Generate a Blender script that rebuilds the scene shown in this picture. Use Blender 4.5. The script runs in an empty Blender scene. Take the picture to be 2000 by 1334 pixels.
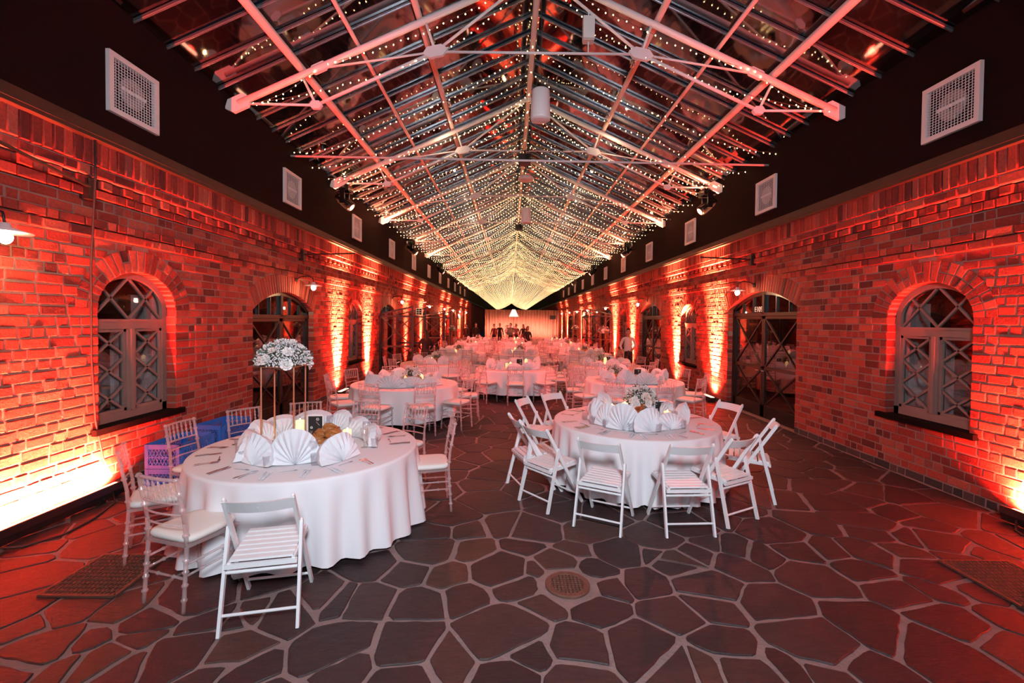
import bpy, math, random
from mathutils import Vector, Matrix, geometry
R = math.radians
random.seed(11)
sc = bpy.context.scene
col = sc.collection
PI = math.pi

# ------------------------------------------------------------------ camera, world, exposure
EYE = Vector((0, 0, 2.06)); FPX = 889.0
PIT, ROL, YAW, SHY = R(1.2), R(0.6), R(0.26), -23.4 / 2000
FW = Vector((math.sin(YAW) * math.cos(PIT), math.cos(YAW) * math.cos(PIT), -math.sin(PIT)))
_r = FW.cross(Vector((0, 0, 1))).normalized(); _u = _r.cross(FW)
RT = math.cos(ROL) * _r + math.sin(ROL) * _u; UP = -math.sin(ROL) * _r + math.cos(ROL) * _u
cd = bpy.data.cameras.new('camera'); cam = bpy.data.objects.new('camera', cd); col.objects.link(cam)
cd.sensor_width = 36; cd.lens = FPX * 36 / 2000; cd.shift_y = SHY; cd.clip_end = 300; cd.clip_start = .05
cam.matrix_world = Matrix(((RT.x, UP.x, -FW.x, EYE.x), (RT.y, UP.y, -FW.y, EYE.y), (RT.z, UP.z, -FW.z, EYE.z), (0, 0, 0, 1)))
sc.camera = cam
def floor_at(px, py, z=0.0):      # where the view ray of a measured photo point meets the floor
    d = FW + (px - 1000) / FPX * RT + (667 + SHY * 2000 - py) / FPX * UP
    return EYE + d * ((z - EYE.z) / d.z)
w = bpy.data.worlds.new('night'); sc.world = w; w.use_nodes = True
w.node_tree.nodes['Background'].inputs[0].default_value = (.010, .012, .020, 1)
w.node_tree.nodes['Background'].inputs[1].default_value = .35
sc.view_settings.view_transform = 'Standard'; sc.view_settings.look = 'None'
sc.view_settings.gamma = 1; sc.view_settings.use_curve_mapping = False
sc.view_settings.exposure = 0.0
sc.cycles.transparent_max_bounces = 16; sc.cycles.max_bounces = 5; sc.cycles.diffuse_bounces = 3; sc.cycles.glossy_bounces = 3
sc.cycles.sample_clamp_indirect = 6
def light(name, kind, loc, energy, color, parent=None, **kw):
    l = bpy.data.lights.new(name, kind); l.energy = energy; l.color = color
    tgt = kw.pop('aim', None)
    for k, v in kw.items(): setattr(l, k, v)
    o = bpy.data.objects.new(name, l); col.objects.link(o); o.location = loc
    if tgt is not None: o.rotation_euler = (Vector(tgt) - Vector(loc)).to_track_quat('-Z', 'Y').to_euler()
    if parent is not None:
        o.parent = parent
    return o
# the photographer's flash, bounced beside and above the camera
light('camera_flash', 'SPOT', (.3, -.9, 3.4), 1560, (.84, .90, 1.0), aim=(0, 6.0, 2.3), spot_size=R(128), spot_blend=1.0, shadow_soft_size=.35)

# ------------------------------------------------------------------ materials
MT = {}
def mat(name, rgb, rough=.5, metal=0, emit=None, es=0, spec=.5, bump=0, bscale=20, var=0, vscale=6, coat=0, sss=0):
    m = bpy.data.materials.new(name); m.use_nodes = True; nt = m.node_tree; b = nt.nodes['Principled BSDF']
    b.inputs['Base Color'].default_value = (*rgb, 1); b.inputs['Roughness'].default_value = rough
    b.inputs['Metallic'].default_value = metal; b.inputs['Specular IOR Level'].default_value = spec
    b.inputs['Coat Weight'].default_value = coat
    if emit: b.inputs['Emission Color'].default_value = (*emit, 1); b.inputs['Emission Strength'].default_value = es
    tc = nt.nodes.new('ShaderNodeTexCoord')
    if var:
        n = nt.nodes.new('ShaderNodeTexNoise'); n.inputs['Scale'].default_value = vscale; n.inputs['Detail'].default_value = 4
        nt.links.new(tc.outputs['Object'], n.inputs['Vector'])
        mx = nt.nodes.new('ShaderNodeMix'); mx.data_type = 'RGBA'
        mx.inputs[6].default_value = (*[c * (1 - var) for c in rgb], 1); mx.inputs[7].default_value = (*[min(1, c * (1 + var)) for c in rgb], 1)
        nt.links.new(n.outputs['Fac'], mx.inputs[0]); nt.links.new(mx.outputs[2], b.inputs['Base Color'])
    if bump:
        n = nt.nodes.new('ShaderNodeTexNoise'); n.inputs['Scale'].default_value = bscale; n.inputs['Detail'].default_value = 5
        nt.links.new(tc.outputs['Object'], n.inputs['Vector'])
        bp = nt.nodes.new('ShaderNodeBump'); bp.inputs['Strength'].default_value = bump; bp.inputs['Distance'].default_value = .02
        nt.links.new(n.outputs['Fac'], bp.inputs['Height']); nt.links.new(bp.outputs[0], b.inputs['Normal'])
    MT[name] = m
    return m
def ramp_mat(name, stops, rough, bump, bscale, spec=.4, grain=None):
    """colour picked per piece (face attribute 'tone' + object random), with noise grain"""
    m = bpy.data.materials.new(name); m.use_nodes = True; nt = m.node_tree; N = nt.nodes; L = nt.links; b = N['Principled BSDF']
    oi = N.new('ShaderNodeObjectInfo'); at = N.new('ShaderNodeAttribute'); at.attribute_name = 'tone'
    ad = N.new('ShaderNodeMath'); ad.operation = 'ADD'; L.new(oi.outputs['Random'], ad.inputs[0]); L.new(at.outputs['Fac'], ad.inputs[1])
    fr = N.new('ShaderNodeMath'); fr.operation = 'FRACT'; L.new(ad.outputs[0], fr.inputs[0])
    rp = N.new('ShaderNodeValToRGB'); cr = rp.color_ramp
    while len(cr.elements) < len(stops): cr.elements.new(.5)
    for e, (p, c) in zip(cr.elements, stops): e.position = p; e.color = (*c, 1)
    L.new(fr.outputs[0], rp.inputs[0])
    ge = N.new('ShaderNodeNewGeometry'); n = N.new('ShaderNodeTexNoise'); n.inputs['Scale'].default_value = bscale; n.inputs['Detail'].default_value = 6
    n.inputs['Roughness'].default_value = .62
    if grain:
        mp = N.new('ShaderNodeMapping'); mp.inputs['Scale'].default_value = grain; mp.inputs['Rotation'].default_value = (0, 0, .5)
        L.new(ge.outputs['Position'], mp.inputs[0]); L.new(mp.outputs[0], n.inputs['Vector'])
    else: L.new(ge.outputs['Position'], n.inputs['Vector'])
    mr = N.new('ShaderNodeMapRange'); mr.inputs[1].default_value = .25; mr.inputs[2].default_value = .75
    mr.inputs[3].default_value = .72; mr.inputs[4].default_value = 1.28; L.new(n.outputs['Fac'], mr.inputs[0])
    mx = N.new('ShaderNodeMix'); mx.data_type = 'RGBA'; mx.blend_type = 'MULTIPLY'; mx.inputs[0].default_value = 1
    L.new(rp.outputs[0], mx.inputs[6]); L.new(mr.outputs[0], mx.inputs[7]); L.new(mx.outputs[2], b.inputs['Base Color'])
    bp = N.new('ShaderNodeBump'); bp.inputs['Strength'].default_value = bump; bp.inputs['Distance'].default_value = .015
    L.new(n.outputs['Fac'], bp.inputs['Height']); L.new(bp.outputs[0], b.inputs['Normal'])
    b.inputs['Roughness'].default_value = rough; b.inputs['Specular IOR Level'].default_value = spec
    MT[name] = m; return m
def clear_mat(name, tint, ior, rough, body=0, bodycol=(1, 1, 1)):
    """thin clear sheet: fresnel reflection over see-through, with an optional little body"""
    m = bpy.data.materials.new(name); m.use_nodes = True; nt = m.node_tree; N = nt.nodes; L = nt.links
    N.remove(N['Principled BSDF']); out = N['Material Output']
    t = N.new('ShaderNodeBsdfTransparent'); t.inputs[0].default_value = (*tint, 1)
    g = N.new('ShaderNodeBsdfGlossy'); g.inputs['Roughness'].default_value = rough
    lw = N.new('ShaderNodeLayerWeight'); lw.inputs[0].default_value = .5; f0 = ((ior - 1) / (ior + 1)) ** 2
    pw = N.new('ShaderNodeMath'); pw.operation = 'POWER'; L.new(lw.outputs['Facing'], pw.inputs[0]); pw.inputs[1].default_value = 4.0
    f = N.new('ShaderNodeMath'); f.operation = 'MULTIPLY_ADD'; L.new(pw.outputs[0], f.inputs[0]); f.inputs[1].default_value = (.95 if not body else .5) - f0; f.inputs[2].default_value = f0 * 2
    a = N.new('ShaderNodeMixShader'); L.new(f.outputs[0], a.inputs[0])
    base = t.outputs[0]
    if body:
        d = N.new('ShaderNodeBsdfTranslucent'); d.inputs[0].default_value = (*bodycol, 1)
        d2 = N.new('ShaderNodeBsdfDiffuse'); d2.inputs[0].default_value = (*bodycol, 1)
        m0 = N.new('ShaderNodeMixShader'); m0.inputs[0].default_value = .5; L.new(d.outputs[0], m0.inputs[1]); L.new(d2.outputs[0], m0.inputs[2])
        m1 = N.new('ShaderNodeMixShader'); m1.inputs[0].default_value = body; L.new(t.outputs[0], m1.inputs[1]); L.new(m0.outputs[0], m1.inputs[2]); base = m1.outputs[0]
    L.new(base, a.inputs[1]); L.new(g.outputs[0], a.inputs[2]); L.new(a.outputs[0], out.inputs[0])
    MT[name] = m; return m
ramp_mat('brick', [(0, (.09, .015, .013)), (.18, (.20, .026, .019)), (.45, (.32, .039, .025)), (.72, (.39, .056, .034)), (.92, (.45, .095, .06)), (1, (.22, .052, .042))], .82, .55, 38)
ramp_mat('brick_base', [(0, (.03, .026, .026)), (.5, (.05, .04, .038)), (1, (.09, .05, .045))], .8, .5, 38)
ramp_mat('stone', [(0, (.021, .0122, .0132)), (.4, (.031, .0178, .0188)), (.75, (.041, .0228, .0225)), (1, (.064, .031, .023))], .56, .85, 9, .45, (1, 2.8, 1))
mat('mortar', (.28, .175, .145), .95, var=.2, bump=.4, bscale=60)
mat('joint', (.225, .160, .148), .8, var=.28, vscale=9, bump=.5, bscale=40)
mat('white_paint', (.80, .80, .81), .38)
mat('cushion', (.78, .75, .70), .75, bump=.1, bscale=60)
mat('cloth', (.78, .76, .78), .85, bump=.06, bscale=8)
mat('napkin', (.74, .74, .77), .85, bump=.08, bscale=30)
mat('black', (.0035, .003, .003), .9, spec=.1)
mat('black_metal', (.012, .011, .011), .4)
mat('black_gloss', (.008, .008, .009), .18)
mat('band_trim', (.035, .020, .012), .6, var=.3)
mat('steel_white', (.78, .74, .74), .42)
mat('purlin', (.74, .52, .46), .45)
mat('bar_metal', (.55, .58, .62), .22, .9)
mat('chrome', (.75, .75, .77), .16, 1)
mat('brass', (.80, .52, .30), .28, .9)
mat('frame_brown', (.24, .17, .145), .5, var=.15)
mat('inner_white', (.72, .71, .70), .6)
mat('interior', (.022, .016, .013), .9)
mat('vent_white', (.78, .72, .72), .5)
mat('vent_in', (.34, .27, .27), .6)
mat('blue', (.012, .15, .55), .45)
mat('bread', (.40, .145, .04), .42, var=.35, vscale=18)
mat('bread_dark', (.28, .085, .022), .35, var=.35, vscale=22)
mat('copper', (.55, .21, .09), .35, .4)
mat('petal', (.86, .80, .76), .7)
mat('petal_pink', (.84, .66, .58), .7)
mat('breath', (.80, .80, .80), .8)
mat('leaf', (.10, .125, .085), .6)
mat('rust', (.16, .085, .06), .6, .5, bump=.6, bscale=70)
mat('candle', (.85, .72, .50), .6, emit=(1, .66, .26), es=1.1)
mat('flame', (1, .8, .5), .6, emit=(1, .80, .42), es=4.5)
mat('bulb', (1, .8, .5), .5, emit=(1, .64, .28), es=22)
MT['bulb'].cycles.emission_sampling = 'NONE'
mat('lamp_bulb', (1, .9, .7), .5, emit=(1, .86, .60), es=45)
mat('lens_red', (1, .5, .3), .4, emit=(1, .5, .3), es=5)
mat('shade_lit', (.9, .85, .8), .6, emit=(1, .84, .70), es=1.3)
mat('curtain', (.72, .36, .28), .85)
mat('skin', (.55, .33, .24), .5)
mat('hair', (.02, .013, .01), .6)
mat('shirt', (.80, .74, .72), .8, bump=.3, bscale=12)
mat('dark_cloth', (.012, .011, .013), .8)
mat('red_cloth', (.16, .02, .02), .8)
mat('dark_wood', (.06, .025, .015), .5)
mat('print_white', (.85, .85, .85), .6)
mat('paper', (.75, .72, .70), .7)
mat('wire', (.02, .02, .02), .6)
mat('water', (.7, .75, .8), .1)
clear_mat('acrylic', (.99, .96, .96), 1.45, .08, .31, (1, .88, .88))
clear_mat('glassware', (.97, .97, .98), 1.45, .02, .05)
clear_mat('window_glass', (.80, .80, .80), 1.62, .015)
clear_mat('roof_glass', (.45, .45, .45), 1.95, .04)
# far floor: same flagstones as a pattern, past where single stones can be told apart
m = bpy.data.materials.new('far_stone'); m.use_nodes = True; nt = m.node_tree; b = nt.nodes['Principled BSDF']
ge = nt.nodes.new('ShaderNodeNewGeometry'); vo = nt.nodes.new('ShaderNodeTexVoronoi'); vo.feature = 'DISTANCE_TO_EDGE'; vo.inputs['Scale'].default_value = 1.8
cr = nt.nodes.new('ShaderNodeValToRGB'); cr.color_ramp.elements[0].position = .03; cr.color_ramp.elements[0].color = (.25, .2, .19, 1)
cr.color_ramp.elements[1].position = .06; cr.color_ramp.elements[1].color = (.065, .048, .047, 1)
nt.links.new(ge.outputs['Position'], vo.inputs['Vector']); nt.links.new(vo.outputs['Distance'], cr.inputs[0]); nt.links.new(cr.outputs[0], b.inputs['Base Color'])
b.inputs['Roughness'].default_value = .45; MT['far_stone'] = m

# ------------------------------------------------------------------ mesh helpers
ORD = ['first', 'second', 'third', 'fourth', 'fifth', 'sixth', 'seventh', 'eighth', 'ninth', 'tenth', 'eleventh', 'twelfth']
HRS = ['twelve', 'one', 'two', 'three', 'four', 'five', 'six', 'seven', 'eight', 'nine', 'ten', 'eleven']
def clock(a):        # place round a table as a clock face, six o'clock on the camera's side
    h = round(((90 - a) % 360) / 15) % 24
    return (HRS[h // 2] + " o'clock") if h % 2 == 0 else 'half past ' + HRS[h // 2]
class MB:
    def __init__(s): s.v = []; s.f = []; s.mi = []; s.tone = []; s.cur = 0; s.ct = 0.0
    def add(s, vs, fs):
        n = len(s.v); s.v += [tuple(p) for p in vs]
        for f in fs: s.f.append(tuple(i + n for i in f)); s.mi.append(s.cur); s.tone.append(s.ct)
        return s
    def box(s, c, d, M=None):
        vs = [Vector((c[0] + i * d[0] / 2, c[1] + j * d[1] / 2, c[2] + k * d[2] / 2)) for i in (-1, 1) for j in (-1, 1) for k in (-1, 1)]
        if M is not None: vs = [M @ p for p in vs]
        return s.add(vs, [(0, 1, 3, 2), (4, 6, 7, 5), (0, 4, 5, 1), (2, 3, 7, 6), (0, 2, 6, 4), (1, 5, 7, 3)])
    def bar(s, a, b, wd, hg, up=(0, 0, 1)):
        a = Vector(a); b = Vector(b); d = (b - a).normalized(); u = Vector(up)
        if abs(d.dot(u)) > .98: u = Vector((0, 1, 0))
        x = d.cross(u).normalized(); y = x.cross(d)
        vs = [p + x * i * wd / 2 + y * j * hg / 2 for p in (a, b) for i, j in ((-1, -1), (1, -1), (1, 1), (-1, 1))]
        return s.add(vs, [(3, 2, 1, 0), (4, 5, 6, 7), (0, 1, 5, 4), (1, 2, 6, 5), (2, 3, 7, 6), (3, 0, 4, 7)])
    def tube(s, pts, rad, n=8, cap=True):
        pts = [Vector(p) for p in pts]
        if not isinstance(rad, (list, tuple)): rad = [rad] * len(pts)
        vs = []; x = None
        for i, p in enumerate(pts):
            d = (pts[min(i + 1, len(pts) - 1)] - pts[max(i - 1, 0)]).normalized()
            if x is None:
                u = Vector((0, 0, 1)) if abs(d.z) < .9 else Vector((1, 0, 0)); x = d.cross(u).normalized()
            else: x = (x - d * x.dot(d)).normalized()
            y = d.cross(x)
            vs += [p + (x * math.cos(2 * PI * k / n) + y * math.sin(2 * PI * k / n)) * rad[i] for k in range(n)]
        fs = [(i * n + k, i * n + (k + 1) % n, (i + 1) * n + (k + 1) % n, (i + 1) * n + k) for i in range(len(pts) - 1) for k in range(n)]
        if cap: fs += [tuple(range(n))[::-1], tuple(range((len(pts) - 1) * n, len(pts) * n))]
        return s.add(vs, fs)
    def lathe(s, prof, n=16, c=(0, 0, 0), M=None):
        vs = [Vector((c[0] + r * math.cos(2 * PI * k / n), c[1] + r * math.sin(2 * PI * k / n), c[2] + z)) for r, z in prof for k in range(n)]
        if M is not None: vs = [M @ p for p in vs]
        fs = [(i * n + k, i * n + (k + 1) % n, (i + 1) * n + (k + 1) % n, (i + 1) * n + k) for i in range(len(prof) - 1) for k in range(n)]
        if prof[0][0] > 1e-6: fs.append(tuple(range(n))[::-1])
        if prof[-1][0] > 1e-6: fs.append(tuple(range((len(prof) - 1) * n, len(prof) * n)))
        return s.add(vs, fs)
    def blob(s, c, r, n=8, m=5, sq=(1, 1, 1), wob=0, M=None):
        prof = [(math.sin(PI * i / m), -math.cos(PI * i / m)) for i in range(m + 1)]
        vs = []
        for a, z in prof:
            for k in range(n):
                q = 1 + random.uniform(-wob, wob)
                p = Vector((a * math.cos(2 * PI * k / n) * sq[0] * r * q, a * math.sin(2 * PI * k / n) * sq[1] * r * q, z * sq[2] * r * q))
                vs.append(Vector(c) + (M @ p if M is not None else p))
        return s.add(vs, [(i * n + k, i * n + (k + 1) % n, (i + 1) * n + (k + 1) % n, (i + 1) * n + k) for i in range(m) for k in range(n)])
    def prism(s, poly, fn, d0, d1):
        """polygon of 2-D points carried by fn(a, b, depth) and given depth d0..d1"""
        n = len(poly); vs = [fn(a, b, d0) for a, b in poly] + [fn(a, b, d1) for a, b in poly]
        return s.add(vs, [tuple(range(n))[::-1], tuple(range(n, 2 * n))] + [(i, (i + 1) % n, n + (i + 1) % n, n + i) for i in range(n)])
    def build(s, name, mats, parent=None, smooth=False, loc=None, tone=False):
        me = bpy.data.meshes.new(name)
        off = Vector(loc) if loc is not None else Vector((0, 0, 0))
        me.from_pydata([tuple(Vector(p) - off) for p in s.v] if loc is not None else s.v, [], s.f)
        for q in (mats if isinstance(mats, (list, tuple)) else [mats]): me.materials.append(MT[q])
        if any(s.mi): me.polygons.foreach_set('material_index', s.mi)
        if smooth: me.polygons.foreach_set('use_smooth', [True] * len(me.polygons))
        if tone:
            at = me.attributes.new('tone', 'FLOAT', 'FACE'); at.data.foreach_set('value', s.tone)
        o = bpy.data.objects.new(name, me); col.objects.link(o); o.location = off
        if parent is not None: o.parent = parent
        return o
def tag(o, label=None, cat=None, group=None, kind=None):
    if label: o['label'] = label
    if cat: o['category'] = cat
    if group: o['group'] = group
    if kind: o['kind'] = kind
    return o
def empty(name, loc=(0, 0, 0), rz=0, label=None, cat=None, group=None, kind=None):
    o = bpy.data.objects.new(name, None); col.objects.link(o); o.location = loc; o.rotation_euler = (0, 0, rz); o.empty_display_size = .1
    return tag(o, label, cat, group, kind)
def dup(root, loc, rz=0, label=None, group=None, sc_=None):
    def cp(o, par):
        c = o.copy(); col.objects.link(c); c.parent = par
        for ch in kids.get(o, ()): cp(ch, c)
        return c
    kids = {}
    def walk(o):
        kids[o] = list(o.children)
        for ch in kids[o]: walk(ch)
    walk(root)
    r = cp(root, None); r.location = loc; r.rotation_euler = (0, 0, rz)
    if sc_: r.scale = sc_
    if label: r['label'] = label
    if group: r['group'] = group
    return r
def drop(root):          # take the pattern object of a kind out of the scene once its copies stand
    for ch in list(root.children): drop(ch)
    bpy.data.objects.remove(root)

# ------------------------------------------------------------------ the walls
XL, XR, YA, YB = -4.62, 5.37, 1.2, 52.0; YE = 150.0
def wl(y, z, d): return (XL + d, y, z)
def wr(y, z, d): return (XR - d, y, z)
class Op:        # an arched opening in a wall
    def __init__(s, kind, yc, hw, z0, zs, za, t):
        s.kind, s.yc, s.hw, s.z0, s.zs, s.za, s.t = kind, yc, hw, z0, zs, za, t; s.rise = za - zs
        if kind == 'door': s.rad = (hw * hw + s.rise ** 2) / (2 * s.rise); s.zc = za - s.rad; s.ang = math.asin(hw / s.rad)
    def arc(s, k, n, off=0.0):       # k of n along the arch, from low y to high y
        if s.kind == 'window':
            a = PI * (1 - k / n); return (s.yc + (s.hw + off) * math.cos(a), s.zs + (s.rise + off) * math.sin(a))
        a = s.ang * (2 * k / n - 1); return (s.yc + (s.rad + off) * math.sin(a), s.zc + (s.rad + off) * math.cos(a))
    def poly(s, n=20, off=0.0):
        return [(s.yc - s.hw - off, s.z0 - off), (s.yc + s.hw + off, s.z0 - off)] + [s.arc(n - k, n, off) for k in range(n + 1)]
    def blocked(s, z):
        if z < s.z0: return None
        if z <= s.zs: return s.hw
        if s.kind == 'window':
            q = (z - s.zs) / (s.rise + s.t)
            return (s.hw + s.t) * math.sqrt(1 - q * q) if q < 1 else None
        ro = s.rad + s.t
        if z >= s.zc + ro: return None
        return min(math.sqrt(ro * ro - (z - s.zc) ** 2), s.hw + (z - s.zs) * math.tan(s.ang))
def openings(side):
    L = []
    for k in range(6):
        if side == 'L':
            L.append(Op('window', 5.72 + 7.93 * k, .59, .79, 2.14, 2.6, .27)); L.append(Op('door', 9.47 + 7.9 * k, 1.26, 0, 2.2, 2.58, .38))
        else:
            L.append(Op('window', 5.86 + 7.85 * k, .60, .80, 2.14, 2.6, .27)); L.append(Op('door', 9.85 + 7.65 * k, 1.34, 0, 2.36, 2.73, .38))
    return [o for o in L if o.yc < 48]
CH = .108; J = .016
def brick_geo(y0, y1, z0, z1, df, db, jit=.004):
    r = lambda q=jit: random.uniform(-q, q)
    a = [(y0 + r(), z0 + r()), (y1 + r(), z0 + r()), (y1 + r(), z1 + r()), (y0 + r(), z1 + r())]
    cy, cz = (y0 + y1) / 2, (z0 + z1) / 2; i = .008; df += r(.004)
    inn = [(y + (i if y < cy else -i), z + (i if z < cz else -i)) for y, z in a]
    vs = [(*p, db) for p in a] + [(*p, df - .005) for p in a] + [(*p, df + r(.0015)) for p in inn]
    fs = [(8, 9, 10, 11)] + [(k, (k + 1) % 4, 4 + (k + 1) % 4, 4 + k) for k in range(4)] + [(4 + k, 4 + (k + 1) % 4, 8 + (k + 1) % 4, 8 + k) for k in range(4)]
    return vs, fs
def make_wall(side):
    fn = wl if side == 'L' else wr
    ops = openings(side)
    nm = 'wall_left' if side == 'L' else 'wall_right'
    root = empty(nm, label='old red brick wall with arched ' + ('windows, lit by a long floor bar' if side == 'L' else 'windows, beside the white folding chairs'), cat='wall', kind='structure')
    # mortar sheet with the openings cut out
    vs = [Vector((YA, -.05)), Vector((YB, -.05)), Vector((YB, 3.98)), Vector((YA, 3.98))]; es = [(0, 1), (1, 2), (2, 3), (3, 0)]; polys = []
    for o in ops:
        p = o.poly(16, .004); n = len(vs)
        if o.kind == 'door': p = [(y, max(z, -.02)) for y, z in p]
        vs += [Vector(q) for q in p]; es += [(n + i, n + (i + 1) % len(p)) for i in range(len(p))]; polys.append(p)
    V, _, Fc, *_x = geometry.delaunay_2d_cdt(vs, es, [], 0, 1e-5)
    mb = MB(); keep = []
    for f in Fc:
        c = sum((V[i] for i in f), Vector((0, 0))) / len(f)
        ins = False
        for o in ops:
            if abs(c.x - o.yc) < o.hw and c.y > o.z0:
                h = o.zs + (o.rise * math.sqrt(max(0, 1 - ((c.x - o.yc) / o.hw) ** 2)) if o.kind == 'window' else math.sqrt(o.rad ** 2 - (c.x - o.yc) ** 2) - (o.rad - o.rise))
                if c.y < h: ins = True
        if not ins: keep.append(f)
    mb.add([fn(p.x, p.y, -.007) for p in V], keep)
    for o in ops:
        p = o.poly(16, .004); n = len(p)
        mb.add([fn(a, b, -.007) for a, b in p] + [fn(a, b, -.24) for a, b in p], [(i, (i + 1) % n, n + (i + 1) % n, n + i) for i in range(n)])
    mb.build('mortar', 'mortar', root)
    items = []          # (distance, geo, material)
    def put(y0, y1, z0, z1, df=0, db=-.03, m='brick', jit=.004):
        if y1 - y0 < .03: return
        vs_, fs_ = brick_geo(y0, y1, z0, z1, df, db, jit)
        items.append([(y0 + y1) / 2, (z0 + z1) / 2, vs_, fs_, m])
    ncourse = 32
    for c in range(ncourse):
        z0 = c * CH + J / 2; z1 = (c + 1) * CH - J / 2; zm = (z0 + z1) / 2
        proud = 0.0
        if c in (27, 28): proud = .05           # string course
        if c >= 31: proud = .055
        cuts = sorted((o.yc - h, o.yc + h) for o in ops for h in [o.blocked(zm)] if h)
        y = YA; spans = []
        for a, b2 in cuts: spans.append((y, a)); y = b2
        spans.append((y, YB))
        for a, b2 in spans:
            p = a; first = True
            off = random.uniform(0, .28)
            while p < b2 - .01:
                ln = random.choice((.272, .272, .128, .13, .272, .128)) * random.uniform(.95, 1.04)
                if first and a == YA: ln = off + .05
                q = min(p + ln, b2)
                if b2 - q < .07: q = b2
                deep = (first and a != YA) or (q >= b2 - 1e-6 and b2 != YB)
                put(p, q - (0 if q >= b2 - 1e-6 else J), z0, z1, proud, -.2 if deep else -.03, 'brick_base' if c == 0 else 'brick')
                p = q if q < b2 - 1e-6 else b2
                first = False
    # cornice: dentil course, header course, soldier course
    zt = ncourse * CH
    p = YA; k = 0
    while p < YB:
        put(p, p + .128, zt + J / 2, zt + CH - J / 2,   .075 if k % 2 else .03); p += .145; k += 1
    p = YA
    while p < YB:
        ln = random.choice((.27, .13)); put(p, p + ln, zt + CH + J / 2, zt + 2 * CH - J / 2, .11); p += ln + J
    p = YA; zs = zt + 2 * CH
    while p < YB:
        put(p, p + .088, zs + J / 2, 3.955, .13, -.03, 'brick', .003); p += .088 + J
    mb2 = MB(); mb2.box(((XL + .04) if side == 'L' else (XR - .04), (YA + YB) / 2, (zt + CH + 3.955) / 2 ), (.10, YB - YA, 3.95 - zt - CH)); mb2.build('cornice_mortar', 'mortar', root)
    # arch bricks
    arch = []
    for o in ops:
        n = int(PI * (o.hw + o.rise) / 2 / .078) if o.kind == 'window' else int(2 * o.rad * o.ang / .082)
        for k in range(n):
            e = .11 if o.kind == 'window' else .17
            cutp = random.choice((None, None, .5, .48)) if o.kind == 'window' else None
            for r0, r1 in ([(0, o.t)] if cutp is None else [(0, o.t * cutp - .007), (o.t * cutp + .007, o.t)]):
                quad = [o.arc(k + e, n, r0 + .002), o.arc(k + 1 - e, n, r0 + .002), o.arc(k + 1 - e * .8, n, r1), o.arc(k + e * .8, n, r1)]
                m_ = MB(); df = random.uniform(.0, .008)
                cy = sum(q[0] for q in quad) / 4; cz = sum(q[1] for q in quad) / 4
                inn = [(y + (cy - y) * .09, z + (cz - z) * .06) for y, z in quad]
                vv = [(*q, -.2) for q in quad] + [(*q, df - .004) for q in quad] + [(*q, df) for q in inn]
                ff = [(8, 9, 10, 11)] + [(i, (i + 1) % 4, 4 + (i + 1) % 4, 4 + i) for i in range(4)] + [(4 + i, 4 + (i + 1) % 4, 8 + (i + 1) % 4, 8 + i) for i in range(4)]
                arch.append([cy, cz, vv, ff, 'brick'])
    ymin = FPX * abs(XL if side == 'L' else XR) / 1030
    def single(lst, name, cnt):
        vis = sorted([t for t in lst if t[0] > ymin and abs(t[1] - 2.06) / t[0] < .72], key=lambda t: t[0])[:cnt]
        ids = set(map(id, vis))
        for t in vis:
            b_ = MB(); b_.add([fn(*p) for p in t[2]], t[3]); b_.build(name, t[4], root, loc=fn(t[0], t[1], 0))
        return [t for t in lst if id(t) not in ids]
    rest = single(items, 'brick', 300); rest_a = single(arch, 'arch_brick', 74)
    for nm2, lst in (('bricks', rest), ('arch_bricks', rest_a)):
        b_ = MB()
        for t in lst:
            b_.cur = 1 if t[4] == 'brick_base' else 0; b_.ct = random.random()
            b_.add([fn(*p) for p in t[2]], t[3])
        tag(b_.build(nm2, ['brick', 'brick_base'], root, tone=True), kind='stuff')
    return ops
OPL = make_wall('L'); OPR = make_wall('R')

def clip_line(p, d, poly):       # part of an endless line inside a convex polygon
    t0, t1 = -9, 9; n = len(poly)
    cx = sum(q[0] for q in poly) / n; cz = sum(q[1] for q in poly) / n
    for i in range(n):
        a, b2 = poly[i], poly[(i + 1) % n]; nx, nz = b2[1] - a[1], a[0] - b2[0]
        if nx * (cx - a[0]) + nz * (cz - a[1]) < 0: nx, nz = -nx, -nz
        num = nx * (p[0] - a[0]) + nz * (p[1] - a[1]); den = nx * d[0] + nz * d[1]
        if abs(den) < 1e-9:
            if num < 0: return None
        elif den > 0: t0 = max(t0, -num / den)
        else: t1 = min(t1, -num / den)
    return ((p[0] + d[0] * t0, p[1] + d[1] * t0), (p[0] + d[0] * t1, p[1] + d[1] * t1)) if t1 - t0 > .03 else None
def strip(mb, a, b, wd, fn, d0, d1):
    a = Vector(a); b = Vector(b); n = (b - a).normalized(); n = Vector((-n.y, n.x)) * wd / 2
    mb.prism([tuple(a + n), tuple(b + n), tuple(b - n), tuple(a - n)], fn, d0, d1)
def arch_band(mb, o, n, o0, o1, fn, d0, d1):
    for k in range(n): mb.prism([o.arc(k, n, o0), o.arc(k + 1, n, o0), o.arc(k + 1, n, o1), o.arc(k, n, o1)], fn, d0, d1)
WN = 0; DN = 0
WLAB = {('L', 0): 'brown arched lattice window above the blue crates', ('R', 0): 'brown arched lattice window in the brick wall beside the big flagstones',
        ('L', 1): 'narrow arched window between two glowing light columns, behind the clear chairs', ('R', 1): 'narrow arched lattice window between light columns and the numbered glass door'}
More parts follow.
